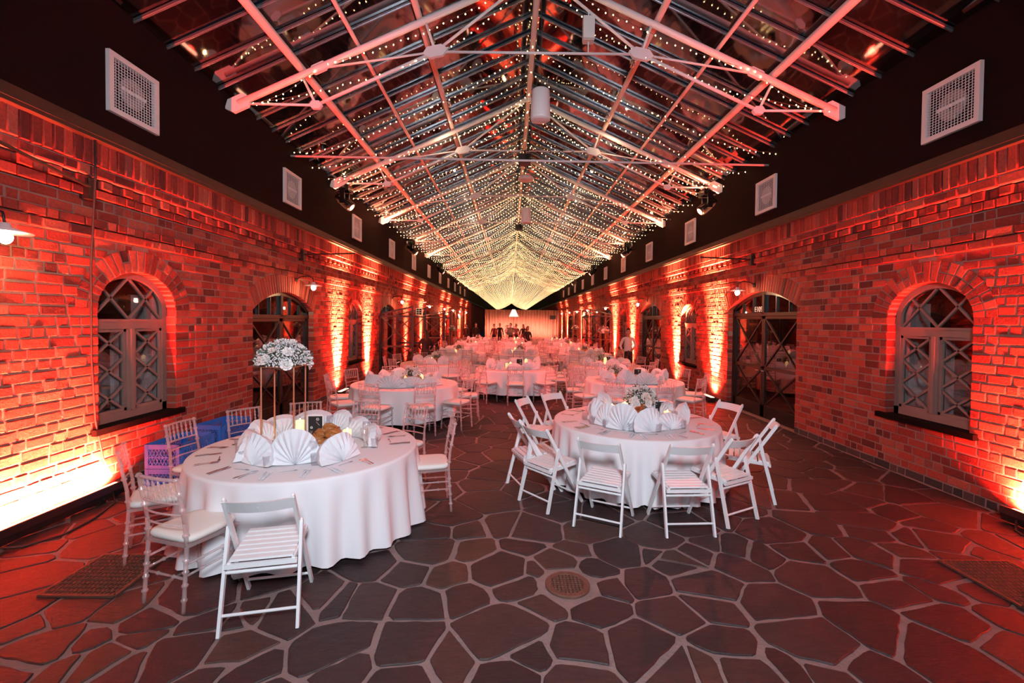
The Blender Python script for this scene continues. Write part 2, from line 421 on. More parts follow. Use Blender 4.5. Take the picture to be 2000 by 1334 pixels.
def make_window(side, o, idx):
    global WN; WN += 1
    fn = wl if side == 'L' else wr
    rt = empty('window_%d' % WN, fn(o.yc, o.z0, -.1), label=WLAB.get((side, idx), ORD[idx] + ' arched brown window along the ' + ('blue crate side' if side == 'L' else 'waiter side') + ' wall'), cat='window', kind='structure')
    if idx > 1: rt['group'] = 'far arched windows ' + side
    org = Vector(rt.location)
    def fl(y, z, d): p = fn(y, z, d); return tuple(Vector(p) - org)
    d0, d1 = -.20, -.13; fw = .075
    y0, y1 = o.yc - o.hw, o.yc + o.hw; zt = 1.96
    f = MB()
    strip(f, (y0 + fw / 2, o.z0), (y0 + fw / 2, o.zs), fw, fl, d0, d1); strip(f, (y1 - fw / 2, o.z0), (y1 - fw / 2, o.zs), fw, fl, d0, d1)
    strip(f, (y0, o.z0 + .05), (y1, o.z0 + .05), .1, fl, d0, d1); arch_band(f, o, 20, -fw, 0, fl, d0, d1); f.build('window_frame', 'frame_brown', rt)
    f = MB(); strip(f, (y0 + fw, zt), (y1 - fw, zt), .12, fl, d0, d1 + .012); strip(f, (y0 + fw, zt + .045), (y1 - fw, zt + .045), .03, fl, d1, d1 + .03); f.build('transom', 'frame_brown', rt)
    f = MB(); strip(f, (o.yc, o.z0 + .1), (o.yc, zt - .06), .11, fl, d0, d1 + .012); strip(f, (o.yc, o.z0 + .1), (o.yc, zt - .06), .04, fl, d1, d1 + .03); f.build('mullion', 'frame_brown', rt)
    sash = []
    for s in (-1, 1):
        a, b2 = sorted((o.yc + s * .055, o.yc + s * (o.hw - fw)))
        f = MB(); zb, zc = o.z0 + .1, zt - .06
        for q in (((a + .018, zb), (a + .018, zc)), ((b2 - .018, zb), (b2 - .018, zc)), ((a, zb + .018), (b2, zb + .018)), ((a, zc - .018), (b2, zc - .018))): strip(f, *q, .036, fl, d0 + .01, d1 - .01)
        f.build('sash_frame', 'frame_brown', rt); sash.append([(a, zb), (b2, zb), (b2, zc), (a, zc)])
    top = [(y0 + fw, zt + .06), (y1 - fw, zt + .06)] + [o.arc(16 - k, 16, -fw) for k in range(17)]
    top = [(y, max(z, zt + .06)) for y, z in top]
    for pl, st in ((sash[0], None), (sash[1], None), (top, .40)):
        ys = [p[0] for p in pl]; zs = [p[1] for p in pl]; yc = (min(ys) + max(ys)) / 2; wd = max(ys) - min(ys)
        sl = 1.0
        step = (max(zs) - min(zs)) / 3 if st is None else None
        if st is None:
            for sg in (-1, 1):
                for k in range(-1, 4):
                    c = clip_line((yc, min(zs) + step * (k + .5)), (1, sg * step * 1.0 / wd * 1.0), pl)
                    if c: q = MB(); strip(q, *c, .026, fl, d0 + .02, d1 - .02); q.build('lattice_bar', 'frame_brown', rt)
        else:
            for sg in (-1, 1):
                for k in (-1, 0, 1):
                    c = clip_line((yc + k * wd * .5, zt + .06), (1, sg * 1.0), pl)
                    if c: q = MB(); strip(q, *c, .026, fl, d0 + .02, d1 - .02); q.build('lattice_bar', 'frame_brown', rt)
        q = MB(); q.prism(pl, fl, -.172, -.168); q.build('pane', 'window_glass', rt)
    # inner white frame and dark room
    f = MB()
    for yy in (y0 + .06, o.yc, y1 - .06): strip(f, (yy, o.z0 + .02), (yy, 2.3 if yy != o.yc else zt), .10 if yy != o.yc else .07, fl, -.36, -.31)
    strip(f, (y0, zt), (y1, zt), .08, fl, -.36, -.31); f.build('inner_frame', 'inner_white', rt)
    far = y1 - .01
    f = MB(); strip(f, (far, o.z0), (far, 2.35), .02, fl, -.6, -.24); f.build('inner_reveal', 'inner_white', rt)
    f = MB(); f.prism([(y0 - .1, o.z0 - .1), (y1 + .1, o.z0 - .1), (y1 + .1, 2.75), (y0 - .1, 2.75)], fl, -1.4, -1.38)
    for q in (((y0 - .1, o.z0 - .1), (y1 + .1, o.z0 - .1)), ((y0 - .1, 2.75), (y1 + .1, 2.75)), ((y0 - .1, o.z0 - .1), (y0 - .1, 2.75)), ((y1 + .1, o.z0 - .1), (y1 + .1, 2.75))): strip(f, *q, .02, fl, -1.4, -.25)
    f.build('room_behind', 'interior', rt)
    f = MB(); f.prism([(y0 - .1, o.z0 - .07), (y1 + .1, o.z0 - .07), (y1 + .1, o.z0), (y0 - .1, o.z0)], fl, -.18, .06); f.build('window_sill', 'black', rt)
DLAB = {('L', 0): 'black double glass door with cross bracing behind the tall flower stand', ('R', 0): 'black double glass door marked E109 under a round brick arch',
        ('L', 1): 'black doorway standing open with both glazed leaves swung into the hall', ('R', 1): 'black glass door behind the waiter in the white shirt'}
def leaf(rt, fl, y0, y1, z1, d0=-.12, d1=-.07, top=None):
    ym = (y0 + y1) / 2
    f = MB()
    for yy in (y0 + .03, y1 - .03): strip(f, (yy, 0.02), (yy, z1), .06, fl, d0, d1)
    strip(f, (y0, .14), (y1, .14), .26, fl, d0, d1); strip(f, (y0, z1 - .03), (y1, z1 - .03), .06, fl, d0, d1); strip(f, (y0, 1.08), (y1, 1.08), .06, fl, d0, d1)
    lf = f.build('door_leaf', 'black_metal', rt)
    for a, b2 in ((.27, 1.05), (1.11, z1 - .06)):
        for p in (((y0 + .06, a), (y1 - .06, b2)), ((y0 + .06, b2), (y1 - .06, a))):
            q = MB(); strip(q, *p, .03, fl, d0 + .005, d1 - .005); q.build('cross_bar', 'black_metal', lf)
        q = MB(); q.prism([(y0 + .05, a), (y1 - .05, a), (y1 - .05, b2), (y0 + .05, b2)], fl, d0 + .022, d0 + .028); q.build('pane', 'window_glass', lf)
    return lf
def make_door(side, o, idx):
    global DN; DN += 1
    fn = wl if side == 'L' else wr
    opened = (side == 'L' and idx in (1, 2)) or (side == 'R' and idx == 2)
    rt = empty('door_%d' % DN, fn(o.yc, 0, -.1), label=DLAB.get((side, idx), ORD[idx] + ' black arched glass doorway along the ' + ('blue crate side' if side == 'L' else 'waiter side')), cat='door', kind='structure')
    if idx > 1: rt['group'] = 'far arched doorways ' + side
    org = Vector(rt.location)
    def fl(y, z, d): return tuple(Vector(fn(y, z, d)) - org)
    y0, y1 = o.yc - o.hw, o.yc + o.hw; zt = o.zs - .12; d0, d1 = -.2, -.12
    f = MB()
    for yy in (y0 + .045, y1 - .045): strip(f, (yy, 0), (yy, o.zs), .09, fl, d0, d1)
    arch_band(f, o, 18, -.07, 0, fl, d0, d1); strip(f, (y0, zt), (y1, zt), .07, fl, d0, d1 + .01); strip(f, (o.yc, zt), (o.yc, o.za - .05), .08, fl, d0, d1 + .01)
    f.build('door_frame', 'black_metal', rt)
    for k in (-2, -1, 1, 2):
        yy = o.yc + k * o.hw / 3; h = o.zc + math.sqrt(o.rad ** 2 - (yy - o.yc) ** 2) - .05
        f = MB(); strip(f, (yy, zt), (yy, h), .025, fl, d0 + .01, d1 - .01); f.build('muntin', 'black_metal', rt)
    f = MB(); tp = [(y0 + .05, zt), (y1 - .05, zt)] + [o.arc(12 - k, 12, -.05) for k in range(13)]; f.prism([(y, max(z, zt)) for y, z in tp], fl, -.165, -.16); f.build('fanlight_pane', 'window_glass', rt)
    if not opened:
        for a, b2, s in ((y0 + .09, o.yc - .005, -1), (o.yc + .005, y1 - .09, 1)):
            lf = leaf(rt, fl, a, b2, zt - .04, d0 + .02, d1 - .01)
            q = MB(); yy = o.yc + s * .05
            q.tube([fl(yy, 1.02, d1 - .01), fl(yy, 1.02, d1 + .05), fl(yy + s * .12, 1.02, d1 + .05)], .009, 6); q.build('handle', 'chrome', lf)
    else:
        for yh, ln in ((y0 + .05, 1.2), (y1 - .05, 1.2)):
            h = Vector(fn(yh, 0, -.02)); sgn = 1 if side == 'L' else -1
            def fo(a, z, d, h=h, sgn=sgn): return tuple(Vector((h.x + sgn * a, h.y + d + .1 + .06 * a, z)) - org)
            lf = leaf(rt, fo, 0, ln, o.zs - .02)
            q = MB(); q.prism([(.0, o.zs - .02), (ln, o.zs - .02), (ln, o.zs + .30), (ln * .5, o.zs + .2), (0, o.zs + .02)], fo, -.1, -.094); q.build('top_pane', 'window_glass', lf)
            q = MB(); strip(q, (ln - .03, o.zs), (ln - .03, o.zs + .30), .05, fo, -.12, -.07); strip(q, (0, o.zs + .02), (ln, o.zs + .30), .05, fo, -.12, -.07); q.build('top_frame', 'black_metal', lf)
            if yh > o.yc and side == 'L' and idx == 1:
                q = MB(); q.prism([(.80, 2.22), (1.05, 2.22), (1.05, 2.5), (.80, 2.5)], fo, -.13, -.122); pn = q.build('notice', 'paper', lf)
                q = MB()
                for i in range(2):
                    for j in range(3): q.prism([(.82 + i * .11, 2.24 + j * .085), (.915 + i * .11, 2.24 + j * .085), (.915 + i * .11, 2.31 + j * .085), (.82 + i * .11, 2.31 + j * .085)], fo, -.134, -.130)
                q.build('notice_print', 'dark_cloth', pn)
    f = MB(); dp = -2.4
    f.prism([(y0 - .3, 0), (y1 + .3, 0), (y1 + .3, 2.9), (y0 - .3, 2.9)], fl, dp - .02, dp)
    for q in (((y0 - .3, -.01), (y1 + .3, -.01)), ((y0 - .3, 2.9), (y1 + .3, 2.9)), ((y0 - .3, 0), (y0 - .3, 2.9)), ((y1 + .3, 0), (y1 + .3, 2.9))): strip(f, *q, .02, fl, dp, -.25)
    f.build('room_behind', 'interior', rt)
    if (side, idx) == ('R', 0):
        for txt, ty, sz in (('E109', o.yc + .425, .165),):
            cu = bpy.data.curves.new('door_number', 'FONT'); cu.body = txt; cu.size = sz; cu.extrude = .002; cu.materials.append(MT['print_white'])
            t = bpy.data.objects.new('door_number', cu); col.objects.link(t); t.parent = rt
            t.location = Vector(fn(ty, zt + .06, -.155)) - org; t.rotation_euler = (PI / 2, 0, -PI / 2)
for side, ops in (('L', OPL), ('R', OPR)):
    wi = di = 0
    for o in ops:
        if o.kind == 'window':
            if wi < 5: make_window(side, o, wi)
            wi += 1
        else:
            if di < 5: make_door(side, o, di)
            di += 1

# ------------------------------------------------------------------ black upper band, trims, vents
BL, BR, ZB0, ZB1 = -4.47, 5.22, 3.95, 5.52
for side, x, s in (('left', BL, -1), ('right', BR, 1)):
    f = MB(); f.box((x + s * .15, (YA + YE) / 2, (ZB0 + .1 + ZB1 + .2) / 2), (.3, YE - YA, ZB1 - ZB0 + .1))
    o = f.build('wall_upper_' + side, 'black', None)
    tag(o, 'matt black boarded band with white vents over the ' + ('blue crate side wall' if s < 0 else 'waiter side wall'), 'wall', kind='structure')
for n, (x, s) in enumerate(((BL, -1), (BR, 1))):
    f = MB(); f.box((x - s * .02, (YA + YE) / 2, ZB0 + .06), (.10, YE - YA, .07)); f.box((x + s * .03, (YA + YE) / 2, ZB0 + .14), (.08, YE - YA, .05))
    f.box((x + s * .02, (YA + YE) / 2, ZB0 + .005), (.16, YE - YA, .04))
    tag(f.build('trim_%d' % (n + 1), 'band_trim', None), 'dark brown wooden rail under the black band, ' + ('blue crate side' if s < 0 else 'waiter side'), 'trim', kind='structure')
def make_vent():
    rt = empty('wall_vent', (0, 0, 0)); hw, hh = .355, .335          # faces +X
    f = MB()
    for c, d in (((.02, 0, hh - .03), (.05, 2 * hw, .06)), ((.02, 0, -hh + .03), (.05, 2 * hw, .06)), ((.02, hw - .03, 0), (.05, .06, 2 * hh - .12)), ((.02, -hw + .03, 0), (.05, .06, 2 * hh - .12))): f.box(c, d)
    f.build('vent_frame', 'vent_white', rt)
    f = MB(); f.box((-.012, 0, 0), (.01, 2 * hw - .02, 2 * hh - .02)); f.build('back_plate', 'vent_in', rt)
    f = MB(); n = 15
    for k in range(1, n):
        y = -hw + .06 + (2 * hw - .12) * k / n; f.box((.028, y, 0), (.006, .005, 2 * hh - .12))
    for k in range(1, 17):
        z = -hh + .06 + (2 * hh - .12) * k / 17; f.box((.03, 0, z), (.006, 2 * hw - .12, .005))
    f.build('grille', 'vent_white', rt)
    M = Matrix.Rotation(PI / 2, 4, 'Y')
    f = MB(); f.lathe([(.0, 0), (.05, .0), (.06, .02), (.17, .015), (.18, .0)], 16, (0, 0, 0), M); f.build('fan_housing', 'vent_in', rt, True)
    f = MB(); f.box((.02, 0, 0), (.012, .34, .045)); f.build('fan_bracket', 'vent_white', rt)
    return rt
vp = make_vent()
for s, x, rz, nm in ((-1, BL, 0, 'blue crate side'), (1, BR, PI, 'waiter side')):
    for k in range(11):
        lab = {0: 'large white grilled fan vent closest to the camera on the ' + nm, 1: 'second white grilled vent along the black band, ' + nm}.get(k, ORD[k] + ' white grilled vent along the black band, ' + nm)
        v = dup(vp, (x, 5.43 + 3.9 * k, 4.66), rz, lab, 'white vents in the black band ' + ('A' if s < 0 else 'B')); v['category'] = 'vent'
drop(vp)

# ------------------------------------------------------------------ floor of irregular flagstones
FT = -.009
f = MB(); f.box(((XL + XR) / 2, (.6 + 24) / 2, FT - .05), (XR - XL + .5, 23.4, .1))
fl_o = f.build('floor', 'joint', None); tag(fl_o, 'irregular dark flagstone floor with pale mortar joints', 'floor', kind='structure')
f = MB(); f.box(((XL + XR) / 2, (24 + 52) / 2, -.05), (XR - XL + .5, 28, .1)); f.build('far_paving', 'far_stone', fl_o)
Z6 = [(280,770),(180,620),(400,540),(650,530),(850,600),(770,700),(680,870),(560,820),(450,740),(1050,780),(1250,760),(1150,900),(1550,560),(1750,480),(1900,750),(1900,500),(1430,570),(1330,905),(250,200),(100,400),(150,270),(50,540),(600,150),(300,870),(60,900),(1500,380),(1100,470),(300,130),(480,100),(1300,620),(1150,620)]
Z7 = [(190,500),(470,510),(760,470),(400,740),(95,840),(650,800),(950,660),(1000,900),(1085,800),(1330,740),(1320,940),(1750,760),(1740,370),(1140,500),(1450,510),(1050,410),(1135,330),(1265,295),(1425,325),(1500,400),(950,320),(660,340),(420,325),(530,210),(780,220),(1080,200),(740,95),(955,70),(1140,90),(1370,215),(1430,100),(1600,215),(1780,235),(1780,140),(1920,275),(540,100),(250,290),(380,910),(1920,560)]
Z8 = [(560,910),(1130,1040),(1480,1170),(785,745),(240,575),(155,640),(375,600),(500,630),(350,690),(210,790),(60,690),(240,910),(330,1140),(790,1110),(690,1270),(1060,1260),(870,1290),(1070,720),(890,620),(700,610),(560,520),(800,470),(1120,640),(1300,635),(1100,520),(1230,420),(920,380),(1040,455),(1300,545),(1500,580),(1500,420),(1560,340),(1240,230),(990,215),(850,205),(770,270),(820,150),(980,150),(1060,100),(940,260),(1060,290),(1270,330),(1400,480),(1780,590),(1700,640),(1600,660),(1450,730),(1450,830),(1650,820),(1280,840),(1580,1000),(1850,1000),(1870,1130),(660,350),(560,235),(90,1260),(420,1300),(250,1275)]
seeds = [floor_at(a / 2.857, 1000 + b / 2.857) for a, b in Z6] + [floor_at(650 + a / 2.857, 1000 + b / 2.857) for a, b in Z7] + [floor_at(1300 + a / 2.756, 850 + b / 2.756) for a, b in Z8]
seeds = [(p.x, p.y) for p in seeds]
MAN = (.47, 3.51)
rnd = random.Random(5); tries = 0
cell = {}
def near(p, d):
    return any((p[0] - q[0]) ** 2 + (p[1] - q[1]) ** 2 < d * d for q in seeds_g.get((int(p[0] // .7), int(p[1] // .7)), ()))
seeds_g = {}
def reg(p):
    i, j = int(p[0] // .7), int(p[1] // .7)
    for a in (-1, 0, 1):
        for b in (-1, 0, 1): seeds_g.setdefault((i + a, j + b), []).append(p)
for p in seeds: reg(p)
for _ in range(16000):
    p = (rnd.uniform(XL - .1, XR + .1), rnd.uniform(1.6, 24))
    if not near(p, rnd.choice((.34, .5, .6))) : seeds.append(p); reg(p)
def clip(poly, a, b, k=.5):      # keep the side of the bisector of a-b that holds a
    mx, my = a[0] + (b[0] - a[0]) * k, a[1] + (b[1] - a[1]) * k; nx, ny = b[0] - a[0], b[1] - a[1]; out = []
    for i in range(len(poly)):
        p, q = poly[i], poly[(i + 1) % len(poly)]
        dp = (p[0] - mx) * nx + (p[1] - my) * ny; dq = (q[0] - mx) * nx + (q[1] - my) * ny
        if dp <= 0: out.append(p)
        if (dp < 0) != (dq < 0) and dp != dq:
            t = dp / (dp - dq); out.append((p[0] + (q[0] - p[0]) * t, p[1] + (q[1] - p[1]) * t))
    return out
grid = {}
for p in seeds: grid.setdefault((int(p[0] // 1.0), int(p[1] // 1.0)), []).append(p)
def inset(poly, dist):
    n = len(poly); out = list(poly)
    area = sum(poly[i][0] * poly[(i + 1) % n][1] - poly[(i + 1) % n][0] * poly[i][1] for i in range(n))
    if area < 0: poly = poly[::-1]; out = list(poly)
    for i in range(n):
        a, b = poly[i], poly[(i + 1) % n]; l = math.hypot(b[0] - a[0], b[1] - a[1])
        if l < 1e-6: continue
        nx, ny = -(b[1] - a[1]) / l, (b[0] - a[0]) / l; d = dist * rnd.choice((.5, .7, .9, 1.1, 1.5, 2.2))
        a2 = (a[0] + nx * d, a[1] + ny * d)
        r = []
        for k in range(len(out)):
            p, q = out[k], out[(k + 1) % len(out)]
            dp = (p[0] - a2[0]) * nx + (p[1] - a2[1]) * ny; dq = (q[0] - a2[0]) * nx + (q[1] - a2[1]) * ny
            if dp >= 0: r.append(p)
            if (dp < 0) != (dq < 0): t = dp / (dp - dq); r.append((p[0] + (q[0] - p[0]) * t, p[1] + (q[1] - p[1]) * t))
        out = r
        if len(out) < 3: return []
    return out
GR = [[(-3.43, 3.30), (-2.87, 3.30), (-2.92, 3.88), (-3.46, 3.88)], [(3.75, 3.89), (4.34, 3.89), (4.34, 3.25), (3.75, 3.25)]]
stones = []
WT = {p: rnd.uniform(0, .02) + (rnd.uniform(.02, .07) if rnd.random() < .2 else 0) for p in seeds}
for s in seeds:
    ci, cj = int(s[0] // 1.0), int(s[1] // 1.0)
    nb = sorted((q for a in (-2, -1, 0, 1, 2) for b in (-2, -1, 0, 1, 2) for q in grid.get((ci + a, cj + b), ()) if q is not s and q != s), key=lambda q: (q[0] - s[0]) ** 2 + (q[1] - s[1]) ** 2)[:26]
    poly = [(max(XL, s[0] - 1.3), max(1.3, s[1] - 1.3)), (min(XR, s[0] + 1.3), max(1.3, s[1] - 1.3)), (min(XR, s[0] + 1.3), min(24.0, s[1] + 1.3)), (max(XL, s[0] - 1.3), min(24.0, s[1] + 1.3))]
    for q in nb:
        dq = (q[0] - s[0]) ** 2 + (q[1] - s[1]) ** 2
        poly = clip(poly, s, q, min(.68, max(.32, .5 + (WT[s] - WT[q]) / (2 * dq))))
        if len(poly) < 3: break
    if len(poly) < 3: continue
    poly = inset(poly, .0125)
    if len(poly) < 3: continue
    # keep clear of the round drain cover
    dx, dy = s[0] - MAN[0], s[1] - MAN[1]; dd = math.hypot(dx, dy)
    if dd < .9 and dd > .05:
        q = (MAN[0] + dx / dd * .235 * 2 - dx, MAN[1] + dy / dd * .235 * 2 - dy)
        poly = clip(poly, s, q)
        if len(poly) < 3: continue
    if dd < .2: continue
    # break the edges up
    out = []; n = len(poly)
    for i in range(n):
        a, b = poly[i], poly[(i + 1) % n]; l = math.hypot(b[0] - a[0], b[1] - a[1])
        if l < .025: out.append(((a[0] + b[0]) / 2, (a[1] + b[1]) / 2)); continue
        c0 = min(.3, rnd.choice((.008, .012, .02, .05)) / l); m_ = max(1, min(5, int(l / .09)))
        for k in range(m_ + 1):
            t = c0 + (1 - 2 * c0) * k / m_; j = .0065 if 0 < k < m_ else 0
            out.append((a[0] + (b[0] - a[0]) * t + rnd.uniform(-j, j), a[1] + (b[1] - a[1]) * t + rnd.uniform(-j, j)))
    if len(out) >= 3: stones.append((s, out))
def stone_mesh(mb, poly, c):
    h = rnd.uniform(-.0012, .0022); tx, ty = rnd.uniform(-.003, .003), rnd.uniform(-.003, .003); n = len(poly)
    zz = lambda p: h + (p[0] - c[0]) * tx + (p[1] - c[1]) * ty
    lo = [(x, y, FT - .01) for x, y in poly]; mid = [(x, y, zz((x, y)) - .006) for x, y in poly]
    up = []
    for x, y in poly:
        dx, dy = c[0] - x, c[1] - y; l = math.hypot(dx, dy) or 1; up.append((x + dx / l * .007, y + dy / l * .007, zz((x, y))))
    mb.add(lo + mid + up, [tuple(range(2 * n, 3 * n))] + [(i, (i + 1) % n, n + (i + 1) % n, n + i) for i in range(n)] + [(n + i, n + (i + 1) % n, 2 * n + (i + 1) % n, 2 * n + i) for i in range(n)])
stones.sort(key=lambda t: t[0][1]); rest = MB(); cnt = 0
for s, poly in stones:
    cx = sum(p[0] for p in poly) / len(poly); cy = sum(p[1] for p in poly) / len(poly)
    vis = cy > 2.2 and abs(cx) < cy * 1.16
    if vis and cnt < 300: b_ = MB(); stone_mesh(b_, poly, (cx, cy)); b_.build('flagstone', 'stone', fl_o, loc=(cx, cy, 0)); cnt += 1
    else: rest.ct = rnd.random(); stone_mesh(rest, poly, (cx, cy))
tag(rest.build('flagstones', 'stone', fl_o, tone=True), kind='stuff')
# round drain cover and two sunk metal gratings
mc = empty('drain_cover', (MAN[0], MAN[1], 0), label='round rusty drain cover with square holes set in the flagstones', cat='drain cover')
f = MB(); f.lathe([(.128, -.02), (.128, .006), (.132, .010), (.168, .010), (.175, .004), (.175, -.02)], 40); f.build('rim', 'rust', mc)
f = MB(); f.lathe([(0, -.008), (.13, -.008), (.13, -.02)], 24); f.build('base', 'black', mc)
f = MB()
for k in range(-4, 5):
    h = math.sqrt(max(.0, .128 ** 2 - (k * .028) ** 2)); f.box((k * .028, 0, .002), (.010, 2 * h, .012)); f.box((0, k * .028, .002), (2 * h, .010, .012))
f.build('grid', 'rust', mc)
for k, g in enumerate(GR):
    c = Vector((sum(p[0] for p in g) / 4, sum(p[1] for p in g) / 4, 0))
    gt = empty('floor_grate', c, label='rusty diamond mesh floor grating beside ' + ('the clear chairs' if k == 0 else 'the waiter side wall, at the red lit floor edge'), cat='grating')
    q = [(Vector((*p, 0)) - c) for p in g]
    f = MB(); f.add([(p.x, p.y, .005) for p in q], [(0, 1, 2, 3)]); f.build('pit', 'black', gt)
    f = MB()
    for i in range(4): f.bar(q[i] + Vector((0, 0, .010)), q[(i + 1) % 4] + Vector((0, 0, .010)), .022, .016)
    f.build('frame', 'rust', gt)
    f = MB(); n = 17; e = [(p.x, p.y) for p in q]; u_, v_ = q[1] - q[0], q[3] - q[0]; wd = u_.length
    for i in range(-n, 2 * n):
        for sg in (-1, 1):
            st = .034
            cl = clip_line((e[0][0] + (i * st) * (1 if q[1].x > q[0].x else -1), 0), (.34, sg * 1.0), e)
            if cl: f.bar((*cl[0], .012), (*cl[1], .012), .007, .010)
    f.build('mesh', 'rust', gt)

# ------------------------------------------------------------------ glass roof, purlins, trusses
CX = .40; EV = 4.95
def zr(d, off=0): return 7.55 - .457 * d + off
roof = empty('ceiling', (CX, 0, 0), label='pitched glass roof at night with thin metal glazing bars', cat='roof', kind='structure')
pitch = 0.52; y0 = 1.3; NB = int((YB - y0) / pitch)
f = MB(); n_ = Vector((0, 0, 1))
f.add([(.03, -pitch / 2 + .012, zr(.03, .24)), (.03, pitch / 2 - .012, zr(.03, .24)), (EV, pitch / 2 - .012, zr(EV, .24)), (EV, -pitch / 2 + .012, zr(EV, .24)),
       (.03, -pitch / 2 + .012, zr(.03, .248)), (.03, pitch / 2 - .012, zr(.03, .248)), (EV, pitch / 2 - .012, zr(EV, .248)), (EV, -pitch / 2 + .012, zr(EV, .248))],
      [(0, 1, 2, 3), (7, 6, 5, 4), (0, 4, 5, 1), (1, 5, 6, 2), (2, 6, 7, 3), (3, 7, 4, 0)])
pane0 = f.build('pane', 'roof_glass', roof)
f = MB(); f.bar((.0, 0, zr(0, .215)), (EV, 0, zr(EV, .215)), .030, .030); f.bar((.0, 0, zr(0, .195)), (EV, 0, zr(EV, .195)), .012, .02); bar0 = f.build('glazing_bar', 'bar_metal', roof)
rr = random.Random(3)
for k in range(NB):
    for s in (0, 1):
        for src, yo in ((pane0, y0 + (k + .5) * pitch), (bar0, y0 + k * pitch)):
            if k == 0 and s == 0: o = src
            else: o = src.copy(); col.objects.link(o); o.parent = roof
            o.location = (0, yo, 0); tl = R(.35) if src is pane0 else 0
            o.rotation_euler = (rr.uniform(-tl, tl), rr.uniform(-tl, tl) * .25, PI if s else 0)
for d, rad in ((0, .055), (1.88, .052), (2.84, .032), (3.72, .062)):
    for s in ((1,) if d == 0 else (-1, 1)):
        f = MB(); f.tube([(s * d, y, zr(d, .12 if d else .02)) for y in (YA, 14, 30, YB, 90, YE)], rad, 10); f.build('purlin', 'purlin', roof, True)
f = MB(); g = MB()
for k in range(NB, int((YE - y0) / pitch)):
    for s in (-1, 1):
        yy = y0 + k * pitch; f.add([(s * .03, yy, zr(.03, .24)), (s * EV, yy, zr(EV, .24)), (s * EV, yy + pitch, zr(EV, .24)), (s * .03, yy + pitch, zr(.03, .24))], [(0, 1, 2, 3)])
        if k % 2 == 0: g.bar((0, yy, zr(0, .215)), (s * EV, yy, zr(EV, .215)), .03, .03)
tag(f.build('panes', 'roof_glass', roof), kind='stuff'); tag(g.build('glazing_bars', 'bar_metal', roof), kind='stuff')
TY = [3.08 + 4.13 * k for k in range(12)]
def make_truss():
    rt = empty('roof_truss', (0, 0, 0))
    P = lambda d, z: (d, 0, z)
    for s in (-1, 1):
        E, A, B_, Ap = P(s * 4.68, 5.40), P(s * 3.47, 5.39), P(s * 1.61, 6.24), P(0, 7.52)
        f = MB(); f.tube([E, Ap], .052, 10); f.build('top_chord', 'steel_white', rt, True)
        f = MB(); f.tube([E, A], .02, 8); f.tube([A, B_], .026, 8); f.build('bottom_chord', 'steel_white', rt, True)
        f = MB(); f.tube([A, P(s * 3.7, zr(3.7))], .02, 8); f.build('strut', 'steel_white', rt, True); f = MB(); f.tube([B_, P(s * 1.78, zr(1.78))], .022, 8); f.build('strut', 'steel_white', rt, True)
        f = MB(); f.tube([B_, P(s * .12, 7.42)], .022, 8); f.build('diagonal', 'steel_white', rt, True)
        f = MB(); f.tube([P(s * 3.42, zr(3.42, -.03)), B_], .017, 8); f.build('tie_rod', 'steel_white', rt, True)
        for c, a, b in ((E, .22, .11), (B_, .20, .085), (A, .10, .06), (P(s * 3.42, zr(3.42, -.02)), .17, .065)):
            f = MB(); an = 0 if c in (A,) else s * math.atan(.457)
            M = Matrix.Translation(c) @ Matrix.Rotation(an if c != B_ else an * .5, 4, 'Y')
            pl = [(-a, 0), (-a * .55, -b), (a * .55, -b), (a, 0), (a * .55, b), (-a * .55, b)]
            f.prism(pl, lambda x, z, d, M=M: tuple(M @ Vector((x, d, z))), -.03, .03); f.build('gusset_plate', 'steel_white', rt)
    f = MB(); f.tube([P(-1.61, 6.24), P(1.61, 6.24)], .02, 8); f.build('tie_beam', 'steel_white', rt, True)
    return rt
tp = make_truss()
for k, y in enumerate(TY):
    lab = {1: 'white steel roof truss carrying the pale control box', 2: 'white steel roof truss carrying the black projector'}.get(k, ORD[k] + ' white steel roof truss counted from the camera')
    t = dup(tp, (CX, y, 0), 0, lab, 'white steel roof trusses'); t['category'] = 'truss'
drop(tp)
# long pole across the hall, hung speakers, projector, control box
f = MB(); f.tube([(BL, 9.3, 5.33), (BR, 9.3, 5.26)], .022, 8)
tag(f.build('cross_pole', 'steel_white', None, True), 'long thin white pole spanning the hall from band to band', 'pole')
def pendant(x, y, z, r, h, lab):
    t = empty('pendant_speaker', (x, y, z), label=lab, cat='speaker', group='white pendant speakers')
    f = MB(); f.lathe([(0, h / 2), (r * .8, h / 2), (r * .92, h / 2 - .02), (r, -h / 2 + .03), (r * .97, -h / 2), (r * .9, -h / 2 - .004)], 24); f.build('housing', 'steel_white', t, True)
    f = MB(); f.lathe([(0, -h / 2 - .012), (r * .7, -h / 2 - .010), (r * .9, -h / 2 - .002)], 24); f.build('grille', 'vent_white', t, True)
    f = MB(); f.tube([(0, 0, h / 2), (0, 0, 7.5 - z)], .006, 6); f.build('hanging_wire', 'wire', t)
pendant(.46, 7.5, 5.57, .162, .48, 'large white cylindrical speaker hanging below the ridge')
pendant(.46, 14.4, 5.35, .162, .46, 'smaller looking white cylindrical speaker hanging beyond the projector')
t = empty('pendant_light', (.40, 12.6, 5.98), label='small round pinkish pendant disc under the ridge behind the projector', cat='pendant')
f = MB(); f.lathe([(0, .08), (.05, .08), (.2, .0), (.22, -.05), (.2, -.08), (0, -.09)], 20); f.build('disc', 'steel_white', t, True); f = MB(); f.tube([(0, 0, .08), (0, 0, 1.5)], .008, 6); f.build('stem', 'steel_white', t)
